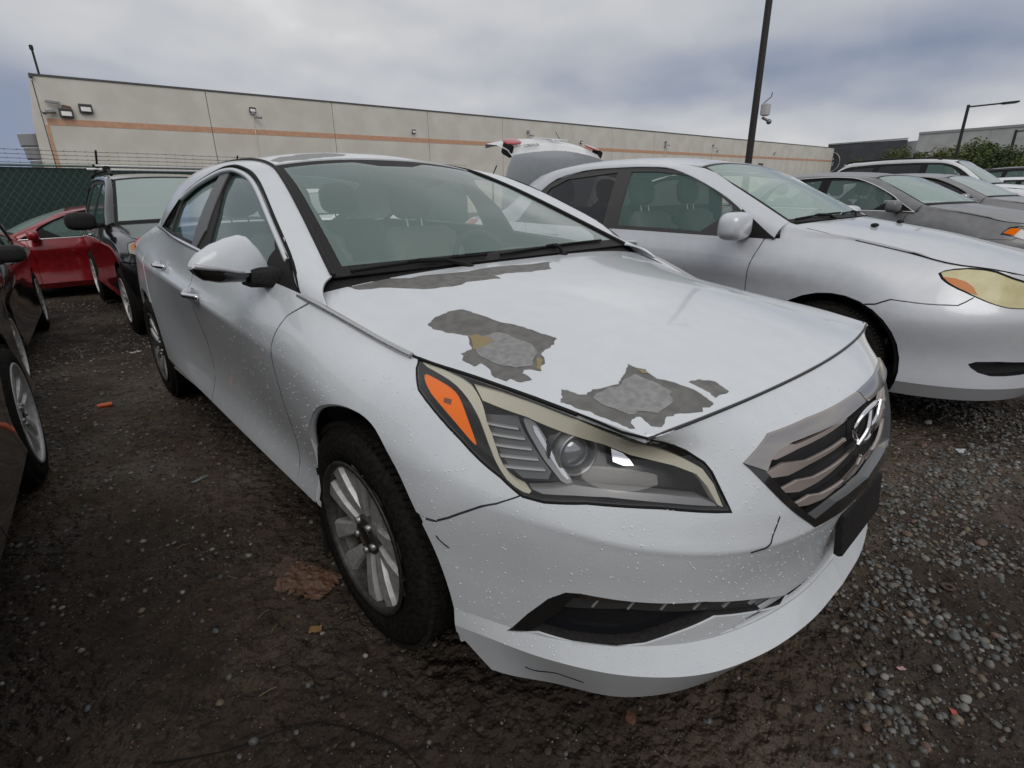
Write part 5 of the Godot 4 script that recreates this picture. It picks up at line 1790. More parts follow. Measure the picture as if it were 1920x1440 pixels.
func other_cars() -> void:
	M.silver_paint = wet(textured(mat(Color.WHITE, .34, .22, .6), grain(21, .006, lin(.60, .615, .645), lin(.635, .65, .68)), .8), M.drops, 3.0, .3)
	M.grey_paint = textured(mat(Color.WHITE, .38, .25, .3), grain(22, .02, lin(.17, .17, .172), lin(.22, .22, .222)), .8)
	M.lilac_grey = mat(lin(.24, .235, .245), .36, .25, .4)
	M.black_paint = textured(mat(Color.WHITE, .14, .0, .8), grain(23, .02, lin(.008, .008, .009), lin(.016, .016, .017)), .8)
	M.dark_paint = mat(lin(.012, .013, .016), .16, .1, .8)
	M.red_paint = textured(mat(Color.WHITE, .2, .1, .8), grain(24, .02, lin(.20, .006, .010), lin(.28, .010, .015)), .8)
	M.plain_white = mat(lin(.74, .75, .76), .35, 0, .3)
	M.hazy_lens = textured(mat(Color.WHITE, .35, 0, .3), grain(25, .01, lin(.50, .44, .20), lin(.64, .57, .32)), 1.6)
	M.hazy_grey = mat(lin(.40, .38, .33), .35)
	M.amber_hazy = mat(lin(.62, .20, .04), .4)
	M.glass_tint = pane(lin(.012, .014, .017), .88, .04)
	M.screen_wet = wet(pane(lin(.40, .60, .52), .45, .05), drops(31, 1500, 768, 1.6, 6), 2.4, 1.0)
	M.screen_misty = pane(lin(.36, .44, .42), .80, .12)
	M.bright_bar = mat(lin(.6, .6, .6), .35, .5)
	# the silver saloon beside it, its boot standing open
	var c := with(saloon(), {"called": "silver_sedan", "label": "silver saloon with yellowed headlamp and open boot, beside the white sedan", "at": Vector3(2.6, .03, .27), "paint": M.silver_paint, "hazy": M.hazy_lens, "tint": true, "screen": M.screen_wet, "open_boot": true, "frame": M.pillar, "wipers": true, "mirror_size": Vector3(.14, .078, .075),
		"sail": V2([-.33, .96, -.56, .96, -.56, 1.12, -.46, 1.05, -.37, .985]), "tyre": {"r": .318, "w": .195, "rim": .205, "spokes": 7, "w0": .022, "w1": .03}})
	var car := auto(c)
	silver_extras(car)
	auto(with(stretched(saloon(), 1.04, .965, 1.02), {"called": "grey_sedan", "label": "grey saloon with bright window trim, next beyond the silver one", "at": Vector3(7.25, .08, .14), "turn": -.21, "paint": M.grey_paint, "bright_belt": true, "bright_frame": true, "screen": M.screen_wet, "fine": 1.3,
		"lamp": [V2([1.02, .735, .80, .70, .60, .70, .56, .80, .70, .82, .95, .828, 1.04, .81])], "amber": V2([1.0, .75, .90, .735, .90, .80, 1.0, .80]), "sail": V2([-.36, .93, -.60, .93, -.60, 1.05, -.50, 1.0])}))
	auto(with(stretched(saloon(), 1.04, .975, 1.06), {"called": "tinted_coupe", "label": "lilac-grey two-door car with blacked-out side window, behind the grey saloon", "at": Vector3(11.3, .12, .2), "turn": -.2, "paint": M.lilac_grey, "bright_belt": true, "screen": M.screen_misty, "fine": 1.5, "far": true, "cabin": false,
		"glass": [V2([-.62, 1.08, -.66, 1.105, -.85, 1.21, -1.05, 1.285, -1.3, 1.315, -1.6, 1.325, -1.95, 1.30, -2.05, 1.0, -1.5, .985, -.85, .965]), V2([-2.12, 1.0, -2.08, 1.29, -2.3, 1.22, -2.40, 1.12, -2.46, 1.01])],
		"shuts": [[-.48, -.44, "door"], [-1.95, -1.98, "rear_quarter"]], "handles": [[-1.8, .90]], "tint": true, "all_tint": true, "mirror_mat": M.chrome_dark}))
	auto(with(stretched(crossover(), 1.08, 1.165, 1.20), {"called": "white_suv", "label": "long white off-road wagon with black roof rails, its roof showing over the grey cars", "at": Vector3(16.0, .10, -.3), "turn": -.07, "paint": M.plain_white, "screen": M.screen_misty, "fine": 1.6, "far": true, "tint": true}))
	roof_rails(get_node("white_suv"), .56, 1.885, -1.6, -3.6, 1.16)
	auto(with(stretched(crossover(), 1.05, 1.10, 1.15), {"called": "dark_suv", "label": "dark blue-black off-roader at the right edge, under the trees", "at": Vector3(24.5, .2, 1.2), "turn": -.2, "paint": M.dark_paint, "screen": M.screen_misty, "fine": 1.8, "far": true}))
	auto(with(stretched(saloon(), 1.05, .98, 1.05), {"called": "white_sedan_far", "label": "small white car seen between the white wagon and the dark off-roader", "at": Vector3(20.4, .15, .9), "turn": -.2, "paint": M.plain_white, "screen": M.screen_misty, "fine": 2.0, "far": true, "cabin": false}))
	# behind and to the left
	auto(with(crossover(), {"called": "black_crossover", "label": "black crossover with silver roof bars parked behind the white sedan", "at": Vector3(.16, -.07, -5.45), "paint": M.black_paint, "screen": M.screen_misty, "hazy": M.hazy_grey, "handle_mat": M.chrome, "mirror_mat": M.black_trim}))
	roof_rails(get_node("black_crossover"), .60, 1.63, -1.25, -2.95, 1.0)
	cross_bars(get_node("black_crossover"))
	auto(with(stretched(saloon(), 1.04, .92, 1.04), {"called": "red_car", "label": "red car parked crosswise in front of the green fence", "at": Vector3(-1.75, -.14, -9.95), "turn": -PI / 2, "paint": M.red_paint, "bright_belt": true, "left_wheels": true, "screen": M.screen_misty}))
	auto(with(stretched(saloon(), 1.04, .93, 1.0), {"called": "dark_sedan", "label": "dark saloon at the left edge whose door mirrors the red car", "at": Vector3(-2.445, -.08, -3.95), "turn": -.085, "paint": M.dark_paint, "left_wheels": true, "mirror": Vector3(-.925, .955, -.50), "mirror_size": Vector3(.095, .065, .06), "handle_mat": M.chrome, "mirror_mat": M.black_trim,
		"tyre": {"r": .318, "w": .21, "rim": .225, "spokes": 7, "twin": .03, "w0": .012, "w1": .018}}))
	auto(with(stretched(saloon(), 1.04, 1.0, 1.03), {"called": "black_sedan", "label": "black car cut off by the left edge of the picture, only a rear wheel showing", "at": Vector3(-2.66, 0, .66), "turn": -.09, "tail": [], "no_mirror": true, "paint": M.black_paint, "left_wheels": true, "mirror_mat": M.black_trim,
		"tyre": {"r": .325, "w": .21, "rim": .232, "spokes": 5, "twin": .05, "w0": .014, "w1": .03}}))
	auto(with(stretched(saloon(), 1.04, 1.0, 1.0), {"called": "white_car_behind", "label": "white car standing behind the black crossover, seen through the white sedan's glass", "at": Vector3(3.1, -.05, -7.6), "paint": M.plain_white, "fine": 1.5, "screen": M.screen_misty, "far": true}))

func silver_extras(car: Node) -> void:
	# the raised boot lid: its painted top faces forward, its rear face with lamps and badge points up
	var b := MB.new()
	var top := []
	var nx := 16
	var rows := [[-2.900, 1.10, .62], [-2.840, 1.30, .64], [-2.760, 1.50, .645], [-2.710, 1.605, .63]]
	for r in rows.size():
		for i in nx + 1:
			var t := -1 + 2.0 * i / nx
			var q: Array = rows[r]
			b.add(Vector3(t * q[2], q[1] - .055 * t * t * (.4 + r * .2), q[0] - .02 * t * t), Vector3(0, -.36, 1).normalized())
	for r in rows.size() - 1:
		for i in nx:
			var k := r * (nx + 1) + i
			b.quad(k, k + 1, k + nx + 2, k + nx + 1)
	var lid := part("boot_lid", b, M.silver_paint, car, "raised silver boot lid")
	b = MB.new()
	var sec := [[-2.715, 1.61, .63], [-2.760, 1.665, .65], [-2.880, 1.715, .67], [-3.030, 1.735, .67], [-3.050, 1.70, .66]]
	var base := 0
	for r in sec.size():
		for i in nx + 1:
			var t := -1 + 2.0 * i / nx
			var q: Array = sec[r]
			b.add(Vector3(t * q[2], q[1] - .075 * t * t, q[0] - .02 * t * t), Vector3(0, 1, .6 - r * .2).normalized())
	for r in sec.size() - 1:
		for i in nx:
			var k := r * (nx + 1) + i
			b.quad(k, k + 1, k + nx + 2, k + nx + 1)
	part("lid_end", b, M.plain_white, lid)
	for s: float in [-1.0, 1.0]:
		b = MB.new()
		b.blob(Vector3(s * .555, 1.668, -2.820), Vector3(.095, .012, .062), Basis(Vector3.BACK, -s * .13) * Basis(Vector3.RIGHT, .42), 2.6)
		part("tail_lamp", b, M.red_lens, lid)
		b = MB.new()
		b.box(Vector3(s * .62, 1.60, -2.810), Vector3(.03, .11, .13), Basis(Vector3.RIGHT, .4), .012)
		part("lamp_housing", b, M.black_trim, lid)
	b = MB.new()
	var ring := []
	for i in 25:
		var a := TAU * i / 24
		ring.append(Vector3(cos(a) * .055, 1.712 + sin(a) * .010, -2.815 - sin(a) * .03))
	b.tube(ring, .006, 6)
	ring = []
	for i in 25:
		var a := TAU * i / 24
		ring.append(Vector3(cos(a) * .028, 1.714 + sin(a) * .008, -2.815 - sin(a) * .024))
	b.tube(ring, .004, 6)
	part("badge", b, M.chrome, lid)
	b = MB.new()
	b.box(Vector3(0.02, 1.722, -2.880), Vector3(.50, .012, .02), Basis(Vector3.RIGHT, .4), .004)
	part("plate_trim", b, M.chrome, lid)
	var tm := TextMesh.new()
	tm.text = "COROLLA"
	tm.font = SystemFont.new()
	tm.font.font_names = PackedStringArray(["Droid Sans"])
	tm.font_size = 32
	tm.pixel_size = .0014
	tm.depth = .004
	var o := part_of("lettering", tm, M.dull_metal, lid)
	o.transform = Transform3D(Basis(Vector3.BACK, .12) * Basis(Vector3.RIGHT, -.85), Vector3(-.40, 1.640, -2.735))
	# aerial on the far rear wing, washer jets
	b = MB.new()
	b.tube([Vector3(.72, 1.02, -2.85), Vector3(.70, 1.15, -2.92), Vector3(.52, 1.86, -3.30)], .006, 6, .003)
	part("aerial", b, M.black_trim, car)
	for x: float in [-.28, .28]:
		b = MB.new()
		b.blob(Vector3(x, 1.022, .02), Vector3(.018, .012, .022))
		part("washer_jet", b, M.black_trim, car)

func roof_rails(car: Node, x: float, y: float, z0: float, z1: float, k: float) -> void:
	for s: float in [-1.0, 1.0]:
		var b := MB.new()
		b.tube([Vector3(s * x, y - .03, z0 + .06), Vector3(s * x, y + .02 * k, z0 - .06), Vector3(s * x, y + .035 * k, (z0 + z1) / 2), Vector3(s * x, y + .02 * k, z1 + .06), Vector3(s * x, y - .04, z1 - .06)], .018 * k, 8)
		part("roof_bar", b, M.black_trim, car)

func cross_bars(car: Node) -> void:
	for z: float in [-1.45, -2.35]:
		var b := MB.new()
		b.box(Vector3(0, 1.705, z), Vector3(1.42, .022, .05), Basis.IDENTITY, .01)
		var o := part("cross_bar", b, M.bright_bar, car)
		for s: float in [-1.0, 1.0]:
			b = MB.new()
			b.box(Vector3(s * .60, 1.675, z), Vector3(.07, .06, .09), Basis.IDENTITY, .015)
			b.box(Vector3(s * .715, 1.705, z), Vector3(.02, .026, .055), Basis.IDENTITY, .006)
			part("bar_foot", b, M.black_trim, o)

# ---------------------------------------------------------------- the yard: ground, buildings, fence, poles, trees, litter
var gn := FastNoiseLite.new()
var gf := FastNoiseLite.new()
func ground_at(x: float, z: float) -> float:   # the lie of the land
	var h := .010 * clampf(x, -4, 16) + .012 * clampf(z, -12, 0)
	var near := (1 - smoothstep(1.3, 3.0, absf(x))) * (1 - smoothstep(3.0, 5.0, -z - .0))
	h *= 1 - near
	var d := Vector2(x, z).length()
	h += gn.get_noise_2d(x, z) * .022 * (1 - .4 * smoothstep(10, 30, d))
	if d < 14:
		h += gf.get_noise_2d(x, z) * .011
	for w: Vector2 in [Vector2(-.8, 0), Vector2(.8, 0), Vector2(-.8, -2.8), Vector2(.8, -2.8)]:   # firm under the wheels
		h *= smoothstep(.02, .32, w.distance_to(Vector2(x, z)))
	return h

func ground() -> void:
	gn.seed = 5
	gn.frequency = .55
	gn.fractal_octaves = 3
	gf.seed = 9
	gf.frequency = 9.0
	gf.fractal_octaves = 3
	var tone := FastNoiseLite.new()
	tone.seed = 21
	tone.frequency = .5
	tone.fractal_octaves = 5
	var xs := PackedFloat32Array()
	var zs := PackedFloat32Array()
	var x := -2.3
	while x < 3.4:
		xs.append(x)
		x += .024
	var step := .03
	while x < 260:
		xs.append(x)
		x += step
		step *= 1.12
	x = -2.3
	step = .03
	while x > -160:
		x -= step
		step *= 1.14
		xs.insert(0, x)
	var z := 1.9
	while z > -4.5:
		zs.append(z)
		z -= .024
	step = .028
	while z > -160:
		zs.append(z)
		z -= step
		step *= 1.06
	z = 1.9
	step = .03
	while z < 120:
		z += step
		step *= 1.16
		zs.insert(0, z)
	var b := MB.new()
	var nx := xs.size()
	var nz := zs.size()
	for j in nz:
		for i in nx:
			b.v.append(Vector3(xs[i], ground_at(xs[i], zs[j]), zs[j]))
			b.t.append(Vector2(xs[i], zs[j]))
	b.n.resize(nx * nz)
	b.c.resize(nx * nz)
	var dark := Color(.046, .0345, .027)
	var mid := Color(.094, .069, .051)
	var dry := Color(.15, .125, .10)
	for j in nz:
		for i in nx:
			var k := j * nx + i
			var du := b.v[j * nx + mini(i + 1, nx - 1)] - b.v[j * nx + maxi(i - 1, 0)]
			var dv := b.v[mini(j + 1, nz - 1) * nx + i] - b.v[maxi(j - 1, 0) * nx + i]
			b.n[k] = du.cross(dv).normalized()
			var t := tone.get_noise_2d(xs[i], zs[j])
			var far := smoothstep(3.5, 6.5, -zs[j])
			var col := dark.lerp(mid, smoothstep(-.35, .25, t))
			b.c[k] = col.lerp(dry, clampf(smoothstep(.12, .55, t + far * .12), 0, .8))
	for j in nz - 1:
		for i in nx - 1:
			var k := j * nx + i
			b.ix.append_array(PackedInt32Array([k, k + nx + 1, k + 1, k, k + nx, k + nx + 1]))
	var m := textured(mat(Color.WHITE, 1.0), grain(31, .02, lin(.60, .59, .58), lin(1.0, .99, .97), 1024, 6), .45, true)
	m.vertex_color_use_as_albedo = true
	var nm := noise_image(1024, 1024, 33, .035, 6)
	nm.bump_map_to_normal_map(22.0)
	m.normal_enabled = true
	m.normal_texture = ImageTexture.create_from_image(nm)
	m.normal_scale = .9
	m.roughness_texture = grain(35, .008, Color(.42, .42, .42), Color(.95, .95, .95), 512, 4)
	m.roughness_texture_channel = BaseMaterial3D.TEXTURE_CHANNEL_RED
	m.metallic_specular = .35
	struct("ground", b.mesh(), m, "dark wet dirt yard strewn with gravel")

func pebble(s: int) -> ArrayMesh:
	var rng := RandomNumberGenerator.new()
	rng.seed = s
	var n := FastNoiseLite.new()
	n.seed = s
	n.frequency = .8
	var sp := SphereMesh.new()
	sp.radius = 1
	sp.height = 2
	sp.radial_segments = 9
	sp.rings = 5
	var a := sp.get_mesh_arrays()
	var v: PackedVector3Array = a[Mesh.ARRAY_VERTEX]
	var sz := Vector3(1, rng.randf_range(.45, .75), rng.randf_range(.6, .95))
	for i in v.size():
		v[i] = v[i] * sz * (1 + .35 * n.get_noise_3dv(v[i] * 1.4))
	a[Mesh.ARRAY_VERTEX] = v
	var st := SurfaceTool.new()
	st.create_from_arrays(a)
	st.generate_normals()
	return st.commit()

func stone_tone(rng: RandomNumberGenerator) -> Color:
	var f := rng.randf()
	var c := Color(.12, .117, .108)
	if f < .30:
		c = Color(.098, .10, .098)
	elif f < .52:
		c = Color(.17, .165, .15)
	elif f < .66:
		c = Color(.16, .125, .085)
	elif f < .74:
		c = Color(.27, .26, .24)
	elif f < .80:
		c = Color(.13, .075, .055)
	return c * rng.randf_range(.45, 1.0)

func gravel() -> void:
	var rng := RandomNumberGenerator.new()
	rng.seed = 4
	var cl := FastNoiseLite.new()
	cl.seed = 8
	cl.frequency = .9
	cl.fractal_octaves = 3
	var meshes := []
	for i in 5:
		meshes.append(pebble(40 + i))
	var m := mat(Color.WHITE, .5)
	m.vertex_color_use_as_albedo = true
	M.stone = m
	var lists := [[], [], [], [], []]
	var put := func(x: float, z: float, r: float) -> void:
		var y := ground_at(x, z)
		var b := Basis(Vector3.UP, rng.randf() * TAU) * Basis(Vector3.RIGHT, rng.randf_range(-.4, .4))
		lists[rng.randi() % 5].append([Transform3D(b.scaled(Vector3.ONE * r), Vector3(x, y + r * .18, z)), stone_tone(rng)])
	var tries := 0
	var made := 0
	while made < 15000 and tries < 90000:
		tries += 1
		var x := rng.randf_range(-1.9, 4.2)
		var z := rng.randf_range(-8.5, 1.6)
		var d := .10 + .25 * smoothstep(.0, .5, cl.get_noise_2d(x, z) + .1)
		# the thick bank of gravel in front of the cars
		var bank := absf((z - 1.0) - (x - .35) * -.28)
		if x > -.1 and z > .2:
			d += .9 * exp(-pow(bank / .30, 2)) * smoothstep(-.1, .5, x + cl.get_noise_2d(x * 2, z * 2) * .5)
			d += .25
		if x < -.7 and z < -1.6:
			d += .35 * smoothstep(.0, .4, cl.get_noise_2d(x + 9, z))
		if absf(x) < .75 and z < .5 and z > -4:
			d *= .15
		if rng.randf() > d:
			continue
		var near := smoothstep(-3.0, .5, z)
		var r := lerpf(.0022, .0105, pow(rng.randf(), 2.2)) * lerpf(1.5, 1.0, near)
		put.call(x, z, r)
		made += 1
	made = 0
	tries = 0
	while made < 4200 and tries < 60000:   # the bank in front of the bumpers
		tries += 1
		var x := rng.randf_range(-.5, 3.6)
		var z := 1.20 - .13 * x + rng.randfn() * (.13 + .05 * x)
		if z > 1.5 or rng.randf() > smoothstep(-.30, .30, cl.get_noise_2d(x * 1.7 + 3, z * 1.7)) * smoothstep(-.5, .1, x):
			continue
		put.call(x, z, lerpf(.0028, .0145, pow(rng.randf(), 2.6)))
		made += 1
	for i in 26000:   # grit
		put.call(rng.randf_range(-1.9, 2.6), rng.randf_range(-3.2, 1.6), rng.randf_range(.0010, .0028))
	for i in 5000:
		put.call(rng.randf_range(-3, 14), rng.randf_range(-14, -3.5), rng.randf_range(.006, .02))
	for i in 5:
		var mm := MultiMesh.new()
		mm.transform_format = MultiMesh.TRANSFORM_3D
		mm.use_colors = true
		mm.mesh = meshes[i]
		mm.instance_count = lists[i].size()
		for k in lists[i].size():
			mm.set_instance_transform(k, lists[i][k][0])
			mm.set_instance_color(k, lists[i][k][1])
		var o := MultiMeshInstance3D.new()
		o.name = "gravel" if i == 0 else "gravel_%03d" % i
		o.multimesh = mm
		o.material_override = m
		add_child(o, true)
		o.set_meta("kind", "stuff")
		tag(o, "loose gravel trodden into the dark wet dirt", "gravel")
	# crumbs of the soil itself
	var clod := MultiMesh.new()
	clod.transform_format = MultiMesh.TRANSFORM_3D
	clod.use_colors = true
	clod.mesh = pebble(60)
	clod.instance_count = 42000
	for k in 42000:
		var x := rng.randf_range(-1.9, 3.2)
		var z := 1.6 - 8.0 * pow(rng.randf(), 1.5)
		var r := lerpf(.002, .013, pow(rng.randf(), 2.6))
		var t := rng.randf_range(.5, 1.15)
		clod.set_instance_transform(k, Transform3D(Basis(Vector3.UP, rng.randf() * TAU).scaled(Vector3(r, r * .7, r)), Vector3(x, ground_at(x, z), z)))
		clod.set_instance_color(k, Color(.062 * t, .047 * t, .036 * t))
	var co := MultiMeshInstance3D.new()
	co.name = "soil_crumbs"
	co.multimesh = clod
	var cm := mat(Color.WHITE, .8)
	cm.vertex_color_use_as_albedo = true
	cm.metallic_specular = .3
	co.material_override = cm
	add_child(co, true)
	co.set_meta("kind", "stuff")
	tag(co, "dark crumbs of wet soil over the yard", "soil")
	# the bigger stones, one by one
	var tones := []
	for i in 8:
		var c := stone_tone(rng) * 1.3
		tones.append(mat(lin(c.r, c.g, c.b), .5))
	for q in STONES:
		var o := part_of("stone", meshes[rng.randi() % 5], tones[rng.randi() % 8], self)
		o.transform = Transform3D(Basis(Vector3.UP, rng.randf() * TAU).scaled(Vector3.ONE * (q[2] as float)), Vector3(q[0], ground_at(q[0], q[1]) + q[2] * .2, q[1]))
		tag(o, "loose stone lying by itself on the wet dirt", "stone", "bigger stones on the dirt")

func crumple(at: Vector3, w: float, d: float, h: float, turn: float, s: int, n := 14, cut := 0.0) -> MB:   # a creased sheet on the ground
	var f := FastNoiseLite.new()
	f.seed = s
	f.noise_type = FastNoiseLite.TYPE_CELLULAR
	f.cellular_return_type = FastNoiseLite.RETURN_DISTANCE2_SUB
	f.frequency = 3.2 / maxf(w, d)
	var b := MB.new()
	var bs := Basis(Vector3.UP, turn)
	for j in n + 1:
		for i in n + 1:
			var x := (i / float(n) - .5) * w
			var z := (j / float(n) - .5) * d
			var e := f.get_noise_2d(x * 3, z * 3 + 5) * cut
			var q := bs * Vector3(x * (1 + e), 0, z * (1 - e))
			var y := ground_at(at.x + q.x, at.z + q.z) + .004 + (f.get_noise_2d(x, z) * .5 + .5) * h
			b.add(Vector3(at.x + q.x, y, at.z + q.z), Vector3.UP)
	for j in n + 1:
		for i in n + 1:
			var du := b.v[j * (n + 1) + mini(i + 1, n)] - b.v[j * (n + 1) + maxi(i - 1, 0)]
			var dv := b.v[mini(j + 1, n) * (n + 1) + i] - b.v[maxi(j - 1, 0) * (n + 1) + i]
			b.n[j * (n + 1) + i] = dv.cross(du).normalized()
	for j in n:
		for i in n:
			var k := j * (n + 1) + i
			b.quad(k, k + 1, k + n + 2, k + n + 1)
	return b

func litter() -> void:
	var b := MB.new()
	var y := ground_at(-1.246, -2.88)
	b.tube([Vector3(-1.283, y + .013, -2.885), Vector3(-1.278, y + .014, -2.884), Vector3(-1.214, y + .014, -2.876), Vector3(-1.209, y + .013, -2.875)], .0155, 12)
	single("orange_tube", b, mat(lin(.75, .12, .03), .35), "small orange plastic tube lying on the dirt left of the white sedan", "tube")
	single("brown_paper", crumple(Vector3(-.955, 0, -.33), .21, .14, .045, .5, 3, 32, .5), textured(mat(Color.WHITE, .5), grain(66, .02, lin(.085, .042, .024), lin(.15, .082, .050)), 6.0), "crumpled wet brown paper beside the front wheel", "paper")
	single("brown_scrap", crumple(Vector3(-.985, 0, -.44), .17, .07, .025, .35, 5, 20, .6), mat(lin(.075, .045, .03), .7), "torn darker piece of brown paper behind the crumpled one", "paper")
	single("grey_strip", crumple(Vector3(-1.044, 0, -1.391), .105, .016, .006, .25, 7, 10, .3), mat(lin(.14, .15, .15), .4), "thin grey strip of plastic on the dirt beside the doors", "scrap")
	single("white_slip", crumple(Vector3(1.799, 0, .997), .07, .036, .004, .5, 9, 8, .2), mat(lin(.5, .52, .54), .6), "small white slip of paper on the gravel between the two fronts", "paper")
	single("pale_tag", crumple(Vector3(-.86, 0, -4.5), .12, .07, .012, .3, 11, 8, .4), mat(lin(.36, .35, .34), .6), "pale paper tag near the black crossover's front wheel", "paper")
	single("red_chip", crumple(Vector3(.032, 0, 1.247), .026, .012, .004, 2.2, 13, 5, .4), mat(lin(.35, .06, .03), .5), "red plastic chip among the gravel at the lower right", "chip")
	single("orange_chip", crumple(Vector3(.78, 0, 1.12), .022, .011, .003, .3, 15, 5, .4), mat(lin(.34, .13, .05), .5), "orange plastic chip in the gravel beside the plate holder", "chip")
	single("pink_scrap", crumple(Vector3(.096, 0, 1.124), .022, .018, .008, 1.2, 17, 6, .6), mat(lin(.42, .24, .23), .6), "crumpled pink scrap in the gravel bank", "scrap")
	single("dry_leaf", crumple(Vector3(-1.026, .0, -.115), .050, .024, .014, 1.0, 19, 8, .6), mat(lin(.22, .13, .05), .6), "curled dry leaf on the dirt in front of the front wheel", "leaf")
	single("dry_leaf", crumple(Vector3(-.56, .0, .70), .045, .022, .010, 2.0, 23, 8, .6), mat(lin(.11, .05, .03), .6), "brown leaf under the corner of the white bumper", "leaf")
	b = MB.new()
	y = ground_at(.56, 1.146)
	b.lathe([Vector2(.010, -.002), Vector2(.010, .002), Vector2(.021, .002), Vector2(.021, -.002), Vector2(.010, -.002)], Vector3(.56, y + .006, 1.146), Basis(Vector3.BACK, PI / 2), 24)
	single("washer", b, mat(lin(.07, .045, .035), .6, .5), "rusty round washer on the gravel right of the white sedan", "washer")
	b = MB.new()
	var pts := []
	for q: Vector2 in [Vector2(-1.47, .02), Vector2(-1.429, .046), Vector2(-1.33, .10), Vector2(-1.183, .151), Vector2(-1.11, .22), Vector2(-1.035, .362), Vector2(-1.02, .45)]:
		pts.append(Vector3(q.x, ground_at(q.x, q.y) + .006, q.y))
	b.tube(curve(pts, 8), .0018, 5)
	single("wire", b, M.rubber, "thin dark wire curving over the dirt at the bottom edge", "wire")
	var rng := RandomNumberGenerator.new()
	rng.seed = 12
	var straw := mat(lin(.16, .12, .07), .7)
	for i in 26:
		var at := Vector2(rng.randf_range(-1.6, -.95), rng.randf_range(-3.5, .3)) if i < 16 else Vector2(rng.randf_range(.2, 2.0), rng.randf_range(.7, 1.3))
		var a := rng.randf() * TAU
		var l := rng.randf_range(.025, .07)
		b = MB.new()
		var p0 := at - Vector2(cos(a), sin(a)) * l * .5
		var p1 := at + Vector2(cos(a), sin(a)) * l * .5
		b.tube([Vector3(p0.x, ground_at(p0.x, p0.y) + .004, p0.y), Vector3(at.x, ground_at(at.x, at.y) + .009, at.y), Vector3(p1.x, ground_at(p1.x, p1.y) + .004, p1.y)], .0016, 5)
		single("twig", b, straw, "dead stalk lying on the wet dirt", "twig", "stalks on the dirt")

